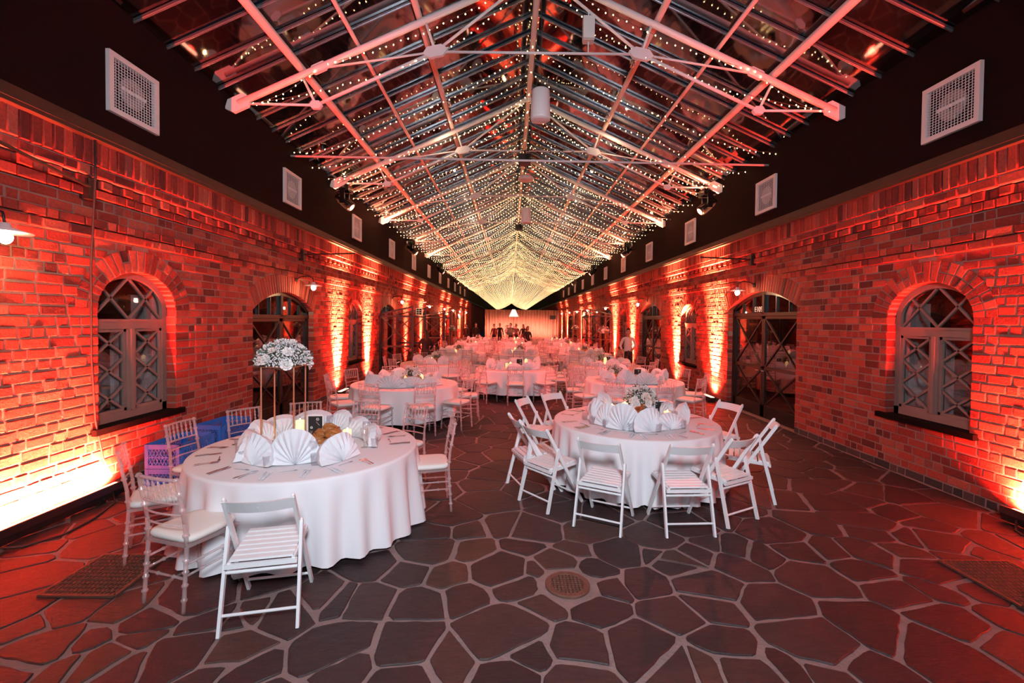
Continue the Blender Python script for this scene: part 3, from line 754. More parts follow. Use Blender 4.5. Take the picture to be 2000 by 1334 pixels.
def projector(x, y, z, lab):
    t = empty('projector', (x, y, z), label=lab, cat='projector', group='black projectors on the ties')
    f = MB(); f.box((0, 0, 0), (.30, .34, .16)); f.box((0, 0, -.105), (.24, .3, .05)); f.build('body', 'black_metal', t)
    f = MB(); f.lathe([(.05, -.02), (.06, .02), (0, .02)], 12, (0, 0, 0), Matrix.Translation((.05, -.18, 0)) @ Matrix.Rotation(PI / 2, 4, 'X')); f.build('lens', 'black_gloss', t)
    f = MB(); f.box((0, 0, .14), (.05, .05, .14)); f.box((0, 0, .2), (.2, .06, .02)); f.build('clamp', 'black_metal', t)
    f = MB(); pts = [(.16 + .09 * i, .05 * math.sin(i * 2.1), .17 + .05 * math.sin(i * 1.7)) for i in range(14)]; f.tube(pts, .012, 5); f.build('cable', 'wire', t)
projector(.32, TY[2], 6.04, 'black projector with trailing cables on the second truss tie')
projector(.34, TY[4], 6.04, 'small black projector on a truss tie far under the ridge')
t = empty('control_box', (1.18, TY[1], 6.62), label='pale upright control box clamped to the front roof truss', cat='box')
f = MB(); f.box((0, 0, 0), (.175, .12, .35)); f.build('case', 'cushion', t); f = MB(); f.box((0, 0, -.185), (.165, .12, .03)); f.build('base_strip', 'purlin', t)
f = MB(); f.tube([(0, 0, -.2), (0, 0, -.38)], .012, 6); f.tube([(0, 0, .17), (0, 0, .3)], .012, 6); f.build('stem', 'steel_white', t)
for k in range(4):
    for s in (-1, 1):
        f = MB(); x = CX + s * 1.74; y = 5.6 + 2.1 * k + (.5 if s > 0 else 0); f.box((0, 0, 0), (.05, .22, .11)); f.box((0, -.03, -.08), (.035, .07, .08))
        o = f.build('roof_window_opener', 'chrome', None); o.location = (x, y, zr(1.74, -.06)); tag(o, ORD[k] + ' small metal window opener on the roof purlin, ' + ('crate side' if s < 0 else 'waiter side'), 'opener', 'roof window openers')
# moving head lamps on the band, each given an added pink fill light
def moving_head(x, y, z, s, lab, added_fill=0):
    t = empty('moving_head_light', (x, y, z), label=lab, cat='stage light', group='black moving head lights'); 
    f = MB(); f.box((0, 0, .30), (.30, .34, .16)); f.box((s * .12, 0, .40), (.3, .08, .08)); f.build('base', 'black_gloss', t)
    for k in (-1, 1):
        f = MB(); f.box((0, k * .17, .08), (.12, .05, .36)); f.build('yoke_arm', 'black_gloss', t)
    M = Matrix.Rotation(R(52) * s, 4, 'Y')
    f = MB(); f.lathe([(0, .26), (.07, .25), (.11, .12), (.125, 0), (.13, -.16), (.12, -.22), (.09, -.23), (0, -.23)], 18, (0, 0, 0), Matrix.Translation((0, 0, -.02)) @ M); f.build('head', 'black_gloss', t, True)
    f = MB(); f.lathe([(0, -.232), (.085, -.232), (.085, -.236), (0, -.238)], 16, (0, 0, 0), Matrix.Translation((0, 0, -.02)) @ M); f.build('lens', 'lens_red' if added_fill else 'black_gloss', t, True)  # lens glow is added too, to go with the fill
    if added_fill:
        o = light('added_fill', 'SPOT', (-s * .22, 0, -.2), added_fill, (1, .11, .10), t, spot_size=R(95), spot_blend=1, shadow_soft_size=.08)  # added to tint the mid-hall tables pink; the real heads hang dark
        o.rotation_euler = Vector((-s * 3.2, 1.0 if y > 12 else -1.6, -4.0)).to_track_quat('-Z', 'Y').to_euler()
for k, y in enumerate((11.5, 19.4, 27.3, 35)):
    for s, x, nm in ((-1, -4.18, 'blue crate side'), (1, 4.93, 'waiter side')):
        moving_head(x, y, 5.0, s, ORD[k] + ' black moving head lamp along the band, ' + nm, (1500, 1700, 1800, 1800)[k])

# ------------------------------------------------------------------ string lights
def string(ps, sag, lab, grp, r=.0105, step=.12, phase=0):
    pts = []
    for (a, b) in zip(ps[:-1], ps[1:]):
        a = Vector(a); b = Vector(b); n = 12
        for i in range(n + (b == Vector(ps[-1]))):
            t = i / n; pts.append(a + (b - a) * t - Vector((0, 0, sag * 4 * t * (1 - t))))
    rt = empty('string_lights', ps[0], label=lab, cat='string lights', group=grp); o0 = Vector(ps[0])
    f = MB(); f.tube([p - o0 for p in pts], .0035, 4, False); f.build('cable', 'wire', rt)
    f = MB(); acc = phase
    for a, b in zip(pts[:-1], pts[1:]):
        l = (b - a).length
        while acc < l:
            c = a + (b - a) * (acc / l) - o0 - Vector((0, 0, .018)); c += Vector((rr.uniform(-.012, .012), rr.uniform(-.03, .03), rr.uniform(-.012, .008)))
            f.add([c + Vector(q) * r for q in ((1, 0, 0), (0, 1, 0), (-1, 0, 0), (0, -1, 0), (0, 0, 1.3), (0, 0, -1.3))], [(0, 1, 4), (1, 2, 4), (2, 3, 4), (3, 0, 4), (1, 0, 5), (2, 1, 5), (3, 2, 5), (0, 3, 5)])
            acc += step
        acc -= l
    tag(f.build('bulbs', 'bulb', rt), kind='stuff')
    return rt
for k, y in enumerate(TY[1:], 1):
    g = 'string lights on the trusses'; lb = 'fairy light string along the %s chord of the ' + ORD[k] + ' roof truss, '
    for s in (-1, 1):
        string([(CX + s * 4.66, y, 5.40), (CX + s * 3.42, y - .03, 5.98), (CX, y, 7.50)], .16, lb % 'upper' + ('crate side' if s < 0 else 'waiter side'), g)
        string([(CX + s * 4.68, y, 5.38), (CX + s * 1.61, y, 6.22), (CX + s * .12, y, 7.42)], .12, lb % 'lower' + ('crate side' if s < 0 else 'waiter side'), g)
y = 9.2; k = 0
while y < 50:
    for s in (-1, 1):
        st = string([(CX, y, 7.53), (CX + s * 2.84, y + rr.uniform(-.2, .2), 6.05), (CX + s * 4.86, y + rr.uniform(-.2, .2), 5.42)], .14 + .08 * rr.random() + (.3 if y > 30 else 0), 'warm fairy light string slung from the ridge to the eaves', 'string lights slung across the roof', step=.13)
        if k % 5 == 2:
            light('string_glow', 'POINT', (s * 2.0, 0, -1.15), 9, (1, .60, .36), st, shadow_soft_size=.03)
    k += 1
    y += .95 if y < 16 else .72

f = MB(); yy = 50.6
while yy < YE - 2:
    for s in (-1, 1):
        for i in range(26):
            t_ = (i + rr.random() * .5) / 26; d = 4.86 * t_; c = Vector((CX + s * d, yy + rr.uniform(-.1, .1), 7.5 - .43 * d - .45 * 4 * t_ * (1 - t_))); q_ = .012
            f.add([c + Vector(q) * q_ for q in ((1, 0, 0), (0, 1, 0), (-1, 0, 0), (0, -1, 0), (0, 0, 1.3), (0, 0, -1.3))], [(0, 1, 4), (1, 2, 4), (2, 3, 4), (3, 0, 4), (1, 0, 5), (2, 1, 5), (3, 2, 5), (0, 3, 5)])
    yy += .9
tag(f.build('string_light_bulbs', 'bulb', None), 'countless warm fairy lights under the roof beyond the curtain', 'string lights', kind='stuff')

# ------------------------------------------------------------------ wall lamps, rods, cable, uplights
def wall_lamp(side, y, lab, power=26):
    fn = wl if side == 'L' else wr; s = 1 if side == 'L' else -1
    t = empty('wall_lamp', fn(y, 2.72, 0), label=lab, cat='lamp', group='gooseneck wall lamps ' + side)
    f = MB(); M = Matrix.Rotation(PI / 2 * s, 4, 'Y'); f.lathe([(.05, 0), (.05, .02), (.02, .03), (0, .03)], 14, (0, 0, 0), Matrix.Translation((0, 0, .16)) @ M); f.build('wall_plate', 'black_metal', t)
    f = MB(); f.tube([(0, 0, .16), (s * .10, 0, .22), (s * .25, 0, .24), (s * .36, 0, .20), (s * .38, 0, .10)], .011, 7); f.build('arm', 'black_metal', t, True)
    f = MB(); f.lathe([(.03, .11), (.045, .07), (.17, .035), (.175, .028), (.05, .055), (.03, .08)], 24, (s * .38, 0, 0)); f.build('shade', 'steel_white', t, True)
    f = MB(); f.blob((s * .38, 0, -.005), .05, 12, 8, (1, 1, 1.25)); f.build('bulb', 'lamp_bulb', t, True)
    light('lamp_light', 'POINT', (s * .38, 0, -.08), power, (1, .58, .26), t, shadow_soft_size=.05)
for i, y in enumerate((3.85, 9.84, 17.9, 24.0, 29.5, 34.0, 38.5, 44)):
    wall_lamp('L', y, {0: 'white shaded wall lamp cut by the picture edge, near the black rod', 1: 'white shaded wall lamp over the door behind the tall flowers', 2: 'white shaded wall lamp over the opened doorway'}.get(i, ORD[i] + ' shaded wall lamp along the blue crate side wall'))
for i, y in enumerate((10.0, 17.8, 23.8, 29.4, 34.0, 38.2, 44)):
    wall_lamp('R', y, {0: 'white shaded wall lamp over the door marked E109', 1: 'white shaded wall lamp over the door behind the waiter'}.get(i, ORD[i] + ' shaded wall lamp along the waiter side wall'))
for side, y, ln, lab in (('L', 4.95, -1.6, 'black iron rod bracket high on the wall by the hanging cable'), ('L', 10.0, 1.0, 'black iron rod bracket high above the door behind the flowers'), ('R', 10.0, 1.0, 'black iron rod bracket high above the door marked E109')):
    fn = wl if side == 'L' else wr; s = 1 if side == 'L' else -1
    t = empty('iron_bracket', fn(y, 3.42, .06), label=lab, cat='bracket', group='iron rod brackets')
    f = MB(); f.box((0, 0, 0), (.1, .09, .22)); f.build('wall_block', 'black_metal', t)
    f = MB(); f.tube([(s * .03, 0, .02), (s * (1.15 if ln > 0 else .5), .0 if ln > 0 else ln, .06)], .016, 7); f.build('rod', 'black_metal', t)
f = MB(); f.tube([wl(4.92, 3.98, .17), wl(4.92, 3.5, .17), wl(4.98, 2.6, .06), wl(5.0, 1.6, .04), wl(5.04, .9, .04), wl(5.12, .45, .05), wl(5.2, .22, .07)], .011, 6)
tag(f.build('hanging_cable', 'wire', None, True), 'thin black cable hanging down the brick wall beside the arched window', 'cable')
REDC = (1, .042, .022); HOTC = (1, .27, .12)
def wash_bar(side, ya, yb, lab, power):
    fn = wl if side == 'L' else wr; s = 1 if side == 'L' else -1; yc = (ya + yb) / 2
    t = empty('led_wash_bar', fn(yc, 0, .14), label=lab, cat='light bar', group='long wash bars'); L = yb - ya
    f = MB(); f.prism([(-.05, .05), (.05, .03), (.065, .10), (.058, .172), (.045, .172), (.042, .148), (-.045, .148)], lambda a, b, d: (s * a, d, b), -L / 2, L / 2); f.build('housing', 'black_metal', t)
    f = MB(); f.box((-s * .005, 0, .151), (.06, L - .1, .006)); f.build('lens', 'lens_red', t)
    for k in (-1, 1):
        f = MB(); f.box((0, k * L * .36, .025), (.13, .08, .05)); f.tube([(s * .07, k * L * .36, .06), (s * .10, k * L * .36, .06)], .018, 8); f.build('foot', 'black_metal', t)
    f = MB(); f.tube([(s * .06, L * .42, .08), (s * .16, L * .38, .012), (s * .30, L * .2, .012), (s * .33, L * .05, .012), (s * .2, -L * .06, .012), (s * .12, -L * .1, .05)], .009, 6); f.build('power_cable', 'wire', t, True)
    for pw, cl, dx, tl, sp in ((power * 1.5, REDC, 0, 42, 150), (power * .9, HOTC, -.03, 56, 125)):
        l = light('wash_light', 'AREA', (s * dx, 0, .17), pw, cl, t, shape='RECTANGLE', size=.05, size_y=L - .1, spread=R(sp))
        l.rotation_euler = (0, R(180 - tl * s), 0)
wash_bar('L', 3.0, 5.25, 'long black light bar on the floor washing the brick wall yellow and red', 1500)
wash_bar('R', 2.75, 4.72, 'long black light bar at the edge of the picture below the brick wall', 1500)
def uplight(side, y, lab, power=42000):
    fn = wl if side == 'L' else wr; s = 1 if side == 'L' else -1
    t = empty('wall_uplight', fn(y, 0, .17), label=lab, cat='uplight', group='floor uplights ' + side)
    f = MB(); f.box((0, 0, .09), (.12, .62, .08)); f.build('housing', 'black_metal', t)
    f = MB(); f.box((s * .0, 0, .135), (.08, .56, .012)); f.build('lens', 'lens_red', t)
    f = MB(); f.box((0, .2, .025), (.2, .05, .05)); f.box((0, -.2, .025), (.2, .05, .05)); f.build('feet', 'black_metal', t)
    for dy in (-.10, .10):
        o = light('spot', 'SPOT', (0, dy, .16), power, HOTC, t, spot_size=R(31), spot_blend=1.0, shadow_soft_size=.05)
        p = Vector((-s * .17, 0, 2.6)); o.rotation_euler = p.to_track_quat('-Z', 'Y').to_euler()
    o = light('wash', 'SPOT', (0, 0, .17), 4600, REDC, t, spot_size=R(110), spot_blend=1.0, shadow_soft_size=.1)
    p = Vector((-s * .9, 0, 1.6)); o.rotation_euler = p.to_track_quat('-Z', 'Y').to_euler()
UY = {'L': (12.2, 14.75, 20.2, 23.6, 30.5, 33.5, 42, 47), 'R': (11.85, 14.55, 19.9, 23.2, 30.5, 34.0, 42.5, 47)}
for side in 'LR':
    for i, y in enumerate(UY[side]):
        nm = 'blue crate side' if side == 'L' else 'waiter side'
        uplight(side, y, {0: 'first floor uplight throwing a white column up the wall, ' + nm, 1: 'second floor uplight past the narrow window, ' + nm}.get(i, ORD[i] + ' floor uplight along the wall, ' + nm))
#PART2
# ------------------------------------------------------------------ blue crates by the wall
def crate(x, y, z, rz, lab, tip=False):
    t = empty('plastic_crate', (x, y, z), rz, lab, 'crate', 'blue plastic crates'); a, b, h, w_ = .60, .40, .28, .018
    if tip: t.rotation_euler = (0, R(90), rz)
    def side(M, wd, nm):
        f = MB(); f.box((0, 0, h * .90), (wd, w_, h * .20), M); f.box((0, 0, .02), (wd, w_, .04), M)
        for k in (-1, 1): f.box((k * (wd / 2 - .02), 0, h / 2), (.04, w_ * 1.2, h), M)
        n = int(wd / .05)
        for i in range(n):
            x0 = -wd / 2 + .04 + (wd - .08) * i / n; x1 = x0 + (wd - .08) / n
            for z0, z1 in ((.04, .13), (.13, h * .8)):
                for p, q in (((x0, z0), (x1, z1)), ((x0, z1), (x1, z0))): f.bar(M @ Vector((p[0], 0, p[1])), M @ Vector((q[0], 0, q[1])), .010, .008)
        f.box((0, 0, .13), (wd, w_, .012), M)
        f.build(nm, 'blue', t)
    side(Matrix.Translation((0, -b / 2, 0)), a, 'crate_side'); side(Matrix.Translation((0, b / 2, 0)), a, 'crate_side')
    side(Matrix.Translation((-a / 2, 0, 0)) @ Matrix.Rotation(PI / 2, 4, 'Z'), b, 'crate_end'); side(Matrix.Translation((a / 2, 0, 0)) @ Matrix.Rotation(PI / 2, 4, 'Z'), b, 'crate_end')
    f = MB(); f.box((0, 0, .008), (a - .02, b - .02, .012))
    for i in range(-5, 6): f.box((i * .052, 0, -.004), (.012, b - .02, .022))
    for i in range(-3, 4): f.box((0, i * .054, -.004), (a - .02, .012, .022))
    f.build('crate_bottom', 'blue', t)
for k in range(2): crate(-4.0, 5.55, .012 + k * .285, PI / 2, ('bottom' if k == 0 else 'top') + ' blue lattice crate of the stack behind the clear chairs')
crate(-4.05, 6.42, .012, PI / 2 + .15, 'lower blue crate of the pair next to the brick wall')
crate(-4.22, 6.58, .62, PI / 2 + .08, 'blue crate on its side showing its gridded bottom', True)
bpy.data.objects['plastic_crate.003'].location = (-4.05, 6.45, .31)
bpy.data.objects['plastic_crate.003'].rotation_euler = (0, 0, PI / 2 - .1)

# ------------------------------------------------------------------ chairs (pattern faces +Y, origin on the floor)
def ringed(mb, a, b, r, rings, n=8, knob=1.55):
    a = Vector(a); b = Vector(b); pts = [a]; rad = [r]; L = (b - a).length
    for t in rings:
        for dt, k in ((-.012, 1), (-.006, knob), (.006, knob), (.012, 1)): pts.append(a + (b - a) * (t + dt / L)); rad.append(r * k)
    pts.append(b); rad.append(r); mb.tube(pts, rad, n)
def chiavari():
    t = empty('clear_chair'); parts = []
    def P(nm, f, m='acrylic', sm=True): parts.append(f); f.build(nm, m, t, sm); return f
    for s in (-1, 1):
        f = MB(); pts = [Vector((s * .190, -.235, 0)), Vector((s * .185, -.205, .45)), Vector((s * .180, -.215, .62)), Vector((s * .178, -.275, .955))]
        ringed(f, pts[0], pts[1], .0145, (.2, .42, .62, .80)); ringed(f, pts[1], pts[2], .0145, (.5,)); ringed(f, pts[2], pts[3], .014, (.3, .65, .95)); P('back_post', f)
        f = MB(); ringed(f, (s * .205, .20, 0), (s * .198, .185, .45), .0145, (.2, .42, .62, .8)); P('front_leg', f)
        f = MB(); ringed(f, (s * .188, -.215, .25), (s * .2, .19, .25), .009, (.3, .7)); P('stretcher', f)
        f = MB(); ringed(f, (s * .188, -.215, .33), (s * .2, .19, .33), .009, (.3, .7)); P('stretcher', f)
    for y, z, x in ((.193, .23, .2), (-.217, .23, .187), (.19, .34, .2)):
        f = MB(); ringed(f, (-x, y, z), (x, y, z), .009, (.3, .7)); P('stretcher', f)
    def rail(z, y, r, nm):
        f = MB(); f.tube([(-.18 + .36 * i / 6, y - .022 * math.sin(PI * i / 6), z) for i in range(7)], r, 7); P(nm, f)
    rail(.94, -.272, .0125, 'top_rail'); rail(.765, -.242, .009, 'back_rail'); rail(.68, -.228, .008, 'back_slat'); rail(.60, -.216, .008, 'back_slat')
    for i in range(6):
        x = -.13 + .052 * i; c = .018 * math.cos(x / .18 * PI / 2)
        f = MB(); ringed(f, (x, -.243 - c, .765), (x, -.272 - c, .94), .0075, (.28, .5, .72), 6, 1.6); P('spindle', f)
    f = MB(); pl = [(-.20, -.215), (.20, -.215), (.222, .0), (.222, .205), (-.222, .205), (-.222, .0)]
    f.prism(pl, lambda a, b, d: (a, b, d), .445, .470); P('seat', f, 'acrylic', False)
    f = MB(); n = 28; vs = []
    for z, q in ((.470, .90), (.474, .99), (.495, 1.03), (.515, .99), (.522, .85), (.525, .4)):
        for k in range(n):
            a = 2 * PI * k / n; c_, s_ = math.cos(a), math.sin(a); e = .38
            vs.append((.212 * q * math.copysign(abs(c_) ** e, c_), .205 * q * math.copysign(abs(s_) ** e, s_) - .005, z))
    f.add(vs, [(i * n + k, i * n + (k + 1) % n, (i + 1) * n + (k + 1) % n, (i + 1) * n + k) for i in range(5) for k in range(n)] + [tuple(range(5 * n, 6 * n)), tuple(range(n))[::-1]])
    f.build('cushion', 'cushion', t, True)
    # far version: one mesh
    g = MB()
    for q in parts: g.add(q.v, q.f)
    g.cur = 1; g.add(f.v, f.f)
    far = g.build('clear_chair', ['acrylic', 'cushion'], None, True)
    return t, far
CHAIR, CHAIRF = chiavari()
def folding():
    t = empty('folding_chair')
    for s in (-1, 1):
        f = MB(); f.bar((s * .205, -.27, .885), (s * .222, .275, 0), .020, .036, (0, .8, .6)); f.blob((s * .2045, -.272, .888), .0175, 8, 5, (.7, 1, 1)); f.build('back_post', 'white_paint', t)
        f = MB(); f.bar((s * .228, -.115, .655), (s * .236, -.275, 0), .020, .034, (0, 1, .2)); f.blob((s * .228, -.114, .657), .0175, 8, 5, (.6, 1, 1)); f.build('rear_leg', 'white_paint', t)
        f = MB(); f.bar((s * .195, -.215, .432), (s * .195, .215, .455), .020, .034); f.build('seat_rail', 'white_paint', t)
    f = MB(); n = 10; vs = []
    for i in range(n + 1):
        x = -.195 + .39 * i / n; c = -.040 * math.sin(PI * i / n)
        for z, yy in ((.785, -.205), (.872, -.262)):
            for th in (0, .016): vs.append((x, yy + c - th, z))
    f.add(vs, [q for i in range(n) for q in ((i * 4, i * 4 + 4, i * 4 + 6, i * 4 + 2), (i * 4 + 1, i * 4 + 3, i * 4 + 7, i * 4 + 5), (i * 4 + 2, i * 4 + 6, i * 4 + 7, i * 4 + 3), (i * 4, i * 4 + 1, i * 4 + 5, i * 4 + 4))])
    br = f.build('backrest', 'white_paint', t)
    f = MB(); f.tube([(0, -.292, .832), (0, -.276, .838)], .009, 8); f.build('grip_hole', 'inner_white', br)
    for i in range(7):
        y = -.185 + i * .062; f = MB(); f.box((0, y, .468 + .053 * y), (.385, .048, .016)); f.build('slat', 'white_paint', t)
    f = MB(); f.tube([(-.226, -.245, .12), (.226, -.245, .12)], .010, 8); f.build('rear_stretcher', 'white_paint', t)
    f = MB(); f.tube([(-.215, .215, .10), (.215, .215, .10)], .010, 8); f.build('front_stretcher', 'white_paint', t)
    f = MB(); f.box((0, -.215, .425), (.44, .022, .03)); f.tube([(-.218, -.195, .375), (.218, -.195, .375)], .011, 8); f.build('rear_crossbar', 'white_paint', t)
    return t
FOLD = folding()

# ------------------------------------------------------------------ tables and cloths
TR, TZ = 1.05, .745
def make_table():
    t = empty('round_table')
    f = MB(); f.lathe([(0, .715), (TR - .01, .715), (TR, .722), (TR, .738), (TR - .006, TZ), (0, TZ)], 48); f.build('tabletop', 'dark_wood', t)
    for k in range(4):
        a = PI / 4 + k * PI / 2; f = MB(); f.tube([(.55 * math.cos(a), .55 * math.sin(a), .72), (.58 * math.cos(a), .58 * math.sin(a), 0)], .02, 8); f.build('leg', 'black_metal', t)
    return t
TAB = make_table()
def cloth(cx, cy, seed, lab, folds=20, hem=.035):
    rg = random.Random(seed); f = MB(); n = 168; rows = [(0, TZ + .006), (.5, TZ + .006), (TR - .02, TZ + .006), (TR + .004, TZ + .001), (TR + .010, TZ - .02)]
    ph = [rg.uniform(0, 2 * PI) for _ in range(4)]; vs = []
    am = [rg.uniform(.6, 1.4) for _ in range(folds + 1)]
    prof = rows + [(None, TZ - .02 - (TZ - .02 - hem) * i / 9) for i in range(1, 10)]
    for r, z in prof:
        for k in range(n):
            a = 2 * PI * k / n
            if r is None:
                q = (TZ - .02 - z) / (TZ - .02)
                wv = math.cos(folds * a + .9 * math.sin(2 * a + ph[0]) + .6 * math.sin(5 * a + ph[1])); aa = am[int(k * folds / n)]
                rr_ = TR + .010 + .055 * q + .050 * aa * (q ** .65) * wv + .018 * q * math.sin(3 * a + ph[2])
                zz = z + .02 * q * math.sin(2 * a + ph[3]) * (1 if z < .3 else 0)
            else: rr_, zz = r, z
            vs.append((rr_ * math.cos(a), rr_ * math.sin(a), max(zz, .006)))
    m_ = len(prof)
    f.add(vs, [(i * n + k, i * n + (k + 1) % n, (i + 1) * n + (k + 1) % n, (i + 1) * n + k) for i in range(m_ - 1) for k in range(n)])
    o = f.build('tablecloth', 'cloth', None, True); o.location = (cx, cy, 0)
    return tag(o, lab, 'tablecloth', 'white round tablecloths')
TT = TZ + .0075        # top of the cloth
def napkin_mesh(w=.23, h=.26, n=11):
    f = MB(); vs = []
    for lay in (0, 1):
        for j in range(6):
            q = j / 5
            for i in range(2 * n + 1):
                u_ = i / (2 * n); a = PI * (1 - u_) * .98 + .01 * PI
                rr_ = .03 + (1 - .03) * q
                zig = (.008 if i % 2 else -.008) * (.15 + math.sin(PI * (.12 + .78 * q))) * (1 - .3 * lay) + .016 * q * math.sin(3.1 * u_ * PI + n * w * 40) + random.uniform(-.003, .003)
                ou = 1 + .05 * math.sin(5 * u_ + w * 30) * q; x = w * rr_ * ou * math.cos(a) * (1 - .15 * lay); z = h * rr_ * ou * (math.sin(a) ** .85) * (1 - .12 * lay)
                y = zig + (-.05 + .42 * z - .5 * z * z * 2 if lay == 0 else .085 - .18 * z + .02 * math.sin(3 * u_))
                y -= .05 * math.sin(PI * q) * math.sin(a) * (1 if lay == 0 else -.6)
                y += .05 * (1 - math.sin(a)) * (1 if lay == 0 else -1) * .4
                vs.append((x, y, max(z, .002)))
    m_ = 2 * n + 1; fs = []
    for lay in (0, 1):
        b = lay * 6 * m_
        fs += [(b + j * m_ + i, b + j * m_ + i + 1, b + (j + 1) * m_ + i + 1, b + (j + 1) * m_ + i) for j in range(5) for i in range(m_ - 1)]
    b = 6 * m_; fs += [(5 * m_ + i, 5 * m_ + i + 1, b + 5 * m_ + i + 1, b + 5 * m_ + i) for i in range(m_ - 1)]
    f.add(vs, fs); o = f.build('napkin', 'napkin', None, False); return o
NAP = [napkin_mesh(.235, .235), napkin_mesh(.20, .27), napkin_mesh(.26, .22)]
def place(src, loc, rz, label, cat, group, s=None):
    o = src.copy(); col.objects.link(o); o.location = loc; o.rotation_euler = (0, 0, rz); tag(o, label, cat, group)
    if s: o.scale = s
    return o
def fork_m():
    f = MB(); f.bar((0, -.095, .004), (0, .02, .006), .008, .003); f.bar((0, -.095, .003), (0, -.05, .005), .013, .003)
    f.prism([(-.004, .02), (.004, .02), (.012, .04), (.012, .055), (-.012, .055), (-.012, .04)], lambda a, b, d: (a, b, d), .004, .007)
    for k in range(4): x = -.0105 + .007 * k; f.bar((x, .055, .0055), (x, .095, .009), .0038, .0022)
    return f.build('fork', 'chrome')
def knife_m():
    f = MB(); f.bar((0, -.105, .004), (0, .0, .005), .012, .006); f.prism([(-.007, 0), (.007, 0), (.010, .03), (.008, .09), (.0, .112), (-.006, .10)], lambda a, b, d: (a, b, d), .002, .005)
    return f.build('knife', 'chrome')
def spoon_m():
    f = MB(); f.bar((0, -.07, .004), (0, .04, .006), .007, .003); f.blob((0, .058, .006), .014, 10, 5, (1, 1.6, .3)); return f.build('dessert_spoon', 'chrome')
FORK, KNIFE, SPOON = fork_m(), knife_m(), spoon_m()
def wine_m():
    f = MB(); f.lathe([(.035, 0), (.034, .003), (.006, .008), (.004, .02), (.004, .085), (.012, .10), (.034, .125), (.040, .155), (.036, .20), (.0345, .20), (.038, .155), (.032, .127), (0, .105)], 18); return f.build('wine_glass', 'glassware', None, True)
def tumbler_m():
    f = MB(); f.lathe([(.032, 0), (.038, .10), (.036, .10), (.030, .008), (0, .008)], 18); return f.build('water_glass', 'glassware', None, True)
WINE, TUMB = wine_m(), tumbler_m()
def carafe(x, y, lab):
    t = empty('water_carafe', (x, y, TT), label=lab, cat='carafe', group='water carafes')
    f = MB(); f.lathe([(.045, 0), (.050, .01), (.055, .06), (.048, .11), (.030, .155), (.028, .175), (.042, .215), (.040, .215), (.0265, .175), (.028, .152), (.045, .11), (.051, .06), (.046, .012), (0, .012)], 20); f.build('glass_body', 'glassware', t, True)
    f = MB(); f.lathe([(0, .014), (.045, .014), (.050, .06), (.048, .085), (0, .085)], 20); f.build('water', 'glassware', t, True)
def candle_m(h, r=.043):
    t = empty('pillar_candle'); f = MB(); f.lathe([(0, 0), (r, 0), (r, h - .01), (r * .92, h), (r * .7, h - .012), (0, h - .016)], 20); f.build('wax', 'candle', t, True)
    f = MB(); f.blob((0, 0, h + .004), .008, 8, 6, (1, 1, 2.2)); f.build('flame', 'flame', t, True)
    return t
CAND = [candle_m(.23), candle_m(.12), candle_m(.165)]
def rose_m(r=.05, m='petal'):
    f = MB()
    for lay, (n, rr_, op, hh) in enumerate(((4, .35, .15, .9), (5, .62, .32, .85), (6, .9, .62, .66), (7, 1.08, 1.0, .42))):
        for k in range(n):
            a = 2 * PI * k / n + lay * .6; vs = []
            for j in range(4):
                q = j / 3
                for i in (-1, 0, 1):
                    b = a + i * (PI / n) * 1.25 * (.55 + .6 * q * (1.2 - q)); ro = r * rr_ * (.25 + op * q * .9 + .25 * q) * (1 if i == 0 else .95)
                    vs.append((ro * math.cos(b), ro * math.sin(b), r * (hh * q * (1.5 - .5 * q * op) - .3) - (.0 if i == 0 else .06 * r)))
            f.add(vs, [(j * 3 + i, j * 3 + i + 1, j * 3 + i + 4, j * 3 + i + 3) for j in range(3) for i in range(2)])
    f.blob((0, 0, 0), r * .42, 8, 5, (1, 1, 1.2))
    return f.build('rose', m, None, True)
ROSE = [rose_m(.055), rose_m(.045, 'petal_pink')]
def bouquet(t, c, rx, rz, nrose, nbreath, seed, small=False):
    rg = random.Random(seed); c = Vector(c)
    def dome(q=1.0):
        a = rg.uniform(0, 2 * PI); h = rg.uniform(.02, 1); k = math.sqrt(max(0, 1 - h * h)) ; return Vector((rx * k * math.cos(a) * q, rx * k * math.sin(a) * q, rz * h * q))
    f = MB()
    for _ in range(nbreath):
        p = c + dome(rg.uniform(.75, 1.06)); s = rg.uniform(.006, .011)
        f.add([p + Vector(q) * s for q in ((1, 0, 0), (0, 1, 0), (-1, 0, 0), (0, -1, 0), (0, 0, 1), (0, 0, -1))], [(0, 1, 4), (1, 2, 4), (2, 3, 4), (3, 0, 4), (1, 0, 5), (2, 1, 5), (3, 2, 5), (0, 3, 5)])
    if nbreath: tag(f.build('small_blossoms', 'breath', t), kind='stuff')
    f = MB()
    for _ in range(int(nbreath * .22) + 12):
        p = c + dome(rg.uniform(.55, .98)); d = (p - c).normalized(); u_ = d.cross(Vector((rg.uniform(-1, 1), rg.uniform(-1, 1), .3))).normalized() * .014; e = p + d * .05 + Vector((0, 0, rg.uniform(-.02, .01)))
        f.add([p - d * .02, p + d * .02 + u_, e, p + d * .02 - u_], [(0, 1, 2, 3)])
    tag(f.build('leaves', 'leaf', t), kind='stuff')
    f = MB(); f.blob(c + Vector((0, 0, rz * .22)), 1, 12, 6, (rx * .55, rx * .55, rz * .45)); f.build('foliage_core', 'leaf', t, True)
    for k in range(nrose):
        src = ROSE[0 if rg.random() < .7 else 1]; o = src.copy(); col.objects.link(o); o.parent = t; p = dome(.92); o.location = c + p
        o.rotation_euler = (Vector((p.x / rx, p.y / rx, p.z / rz * .8))).to_track_quat('Z', 'Y').to_euler(); s = rg.uniform(.7, 1.1); o.scale = (s * .8, s * .8, s * .8)
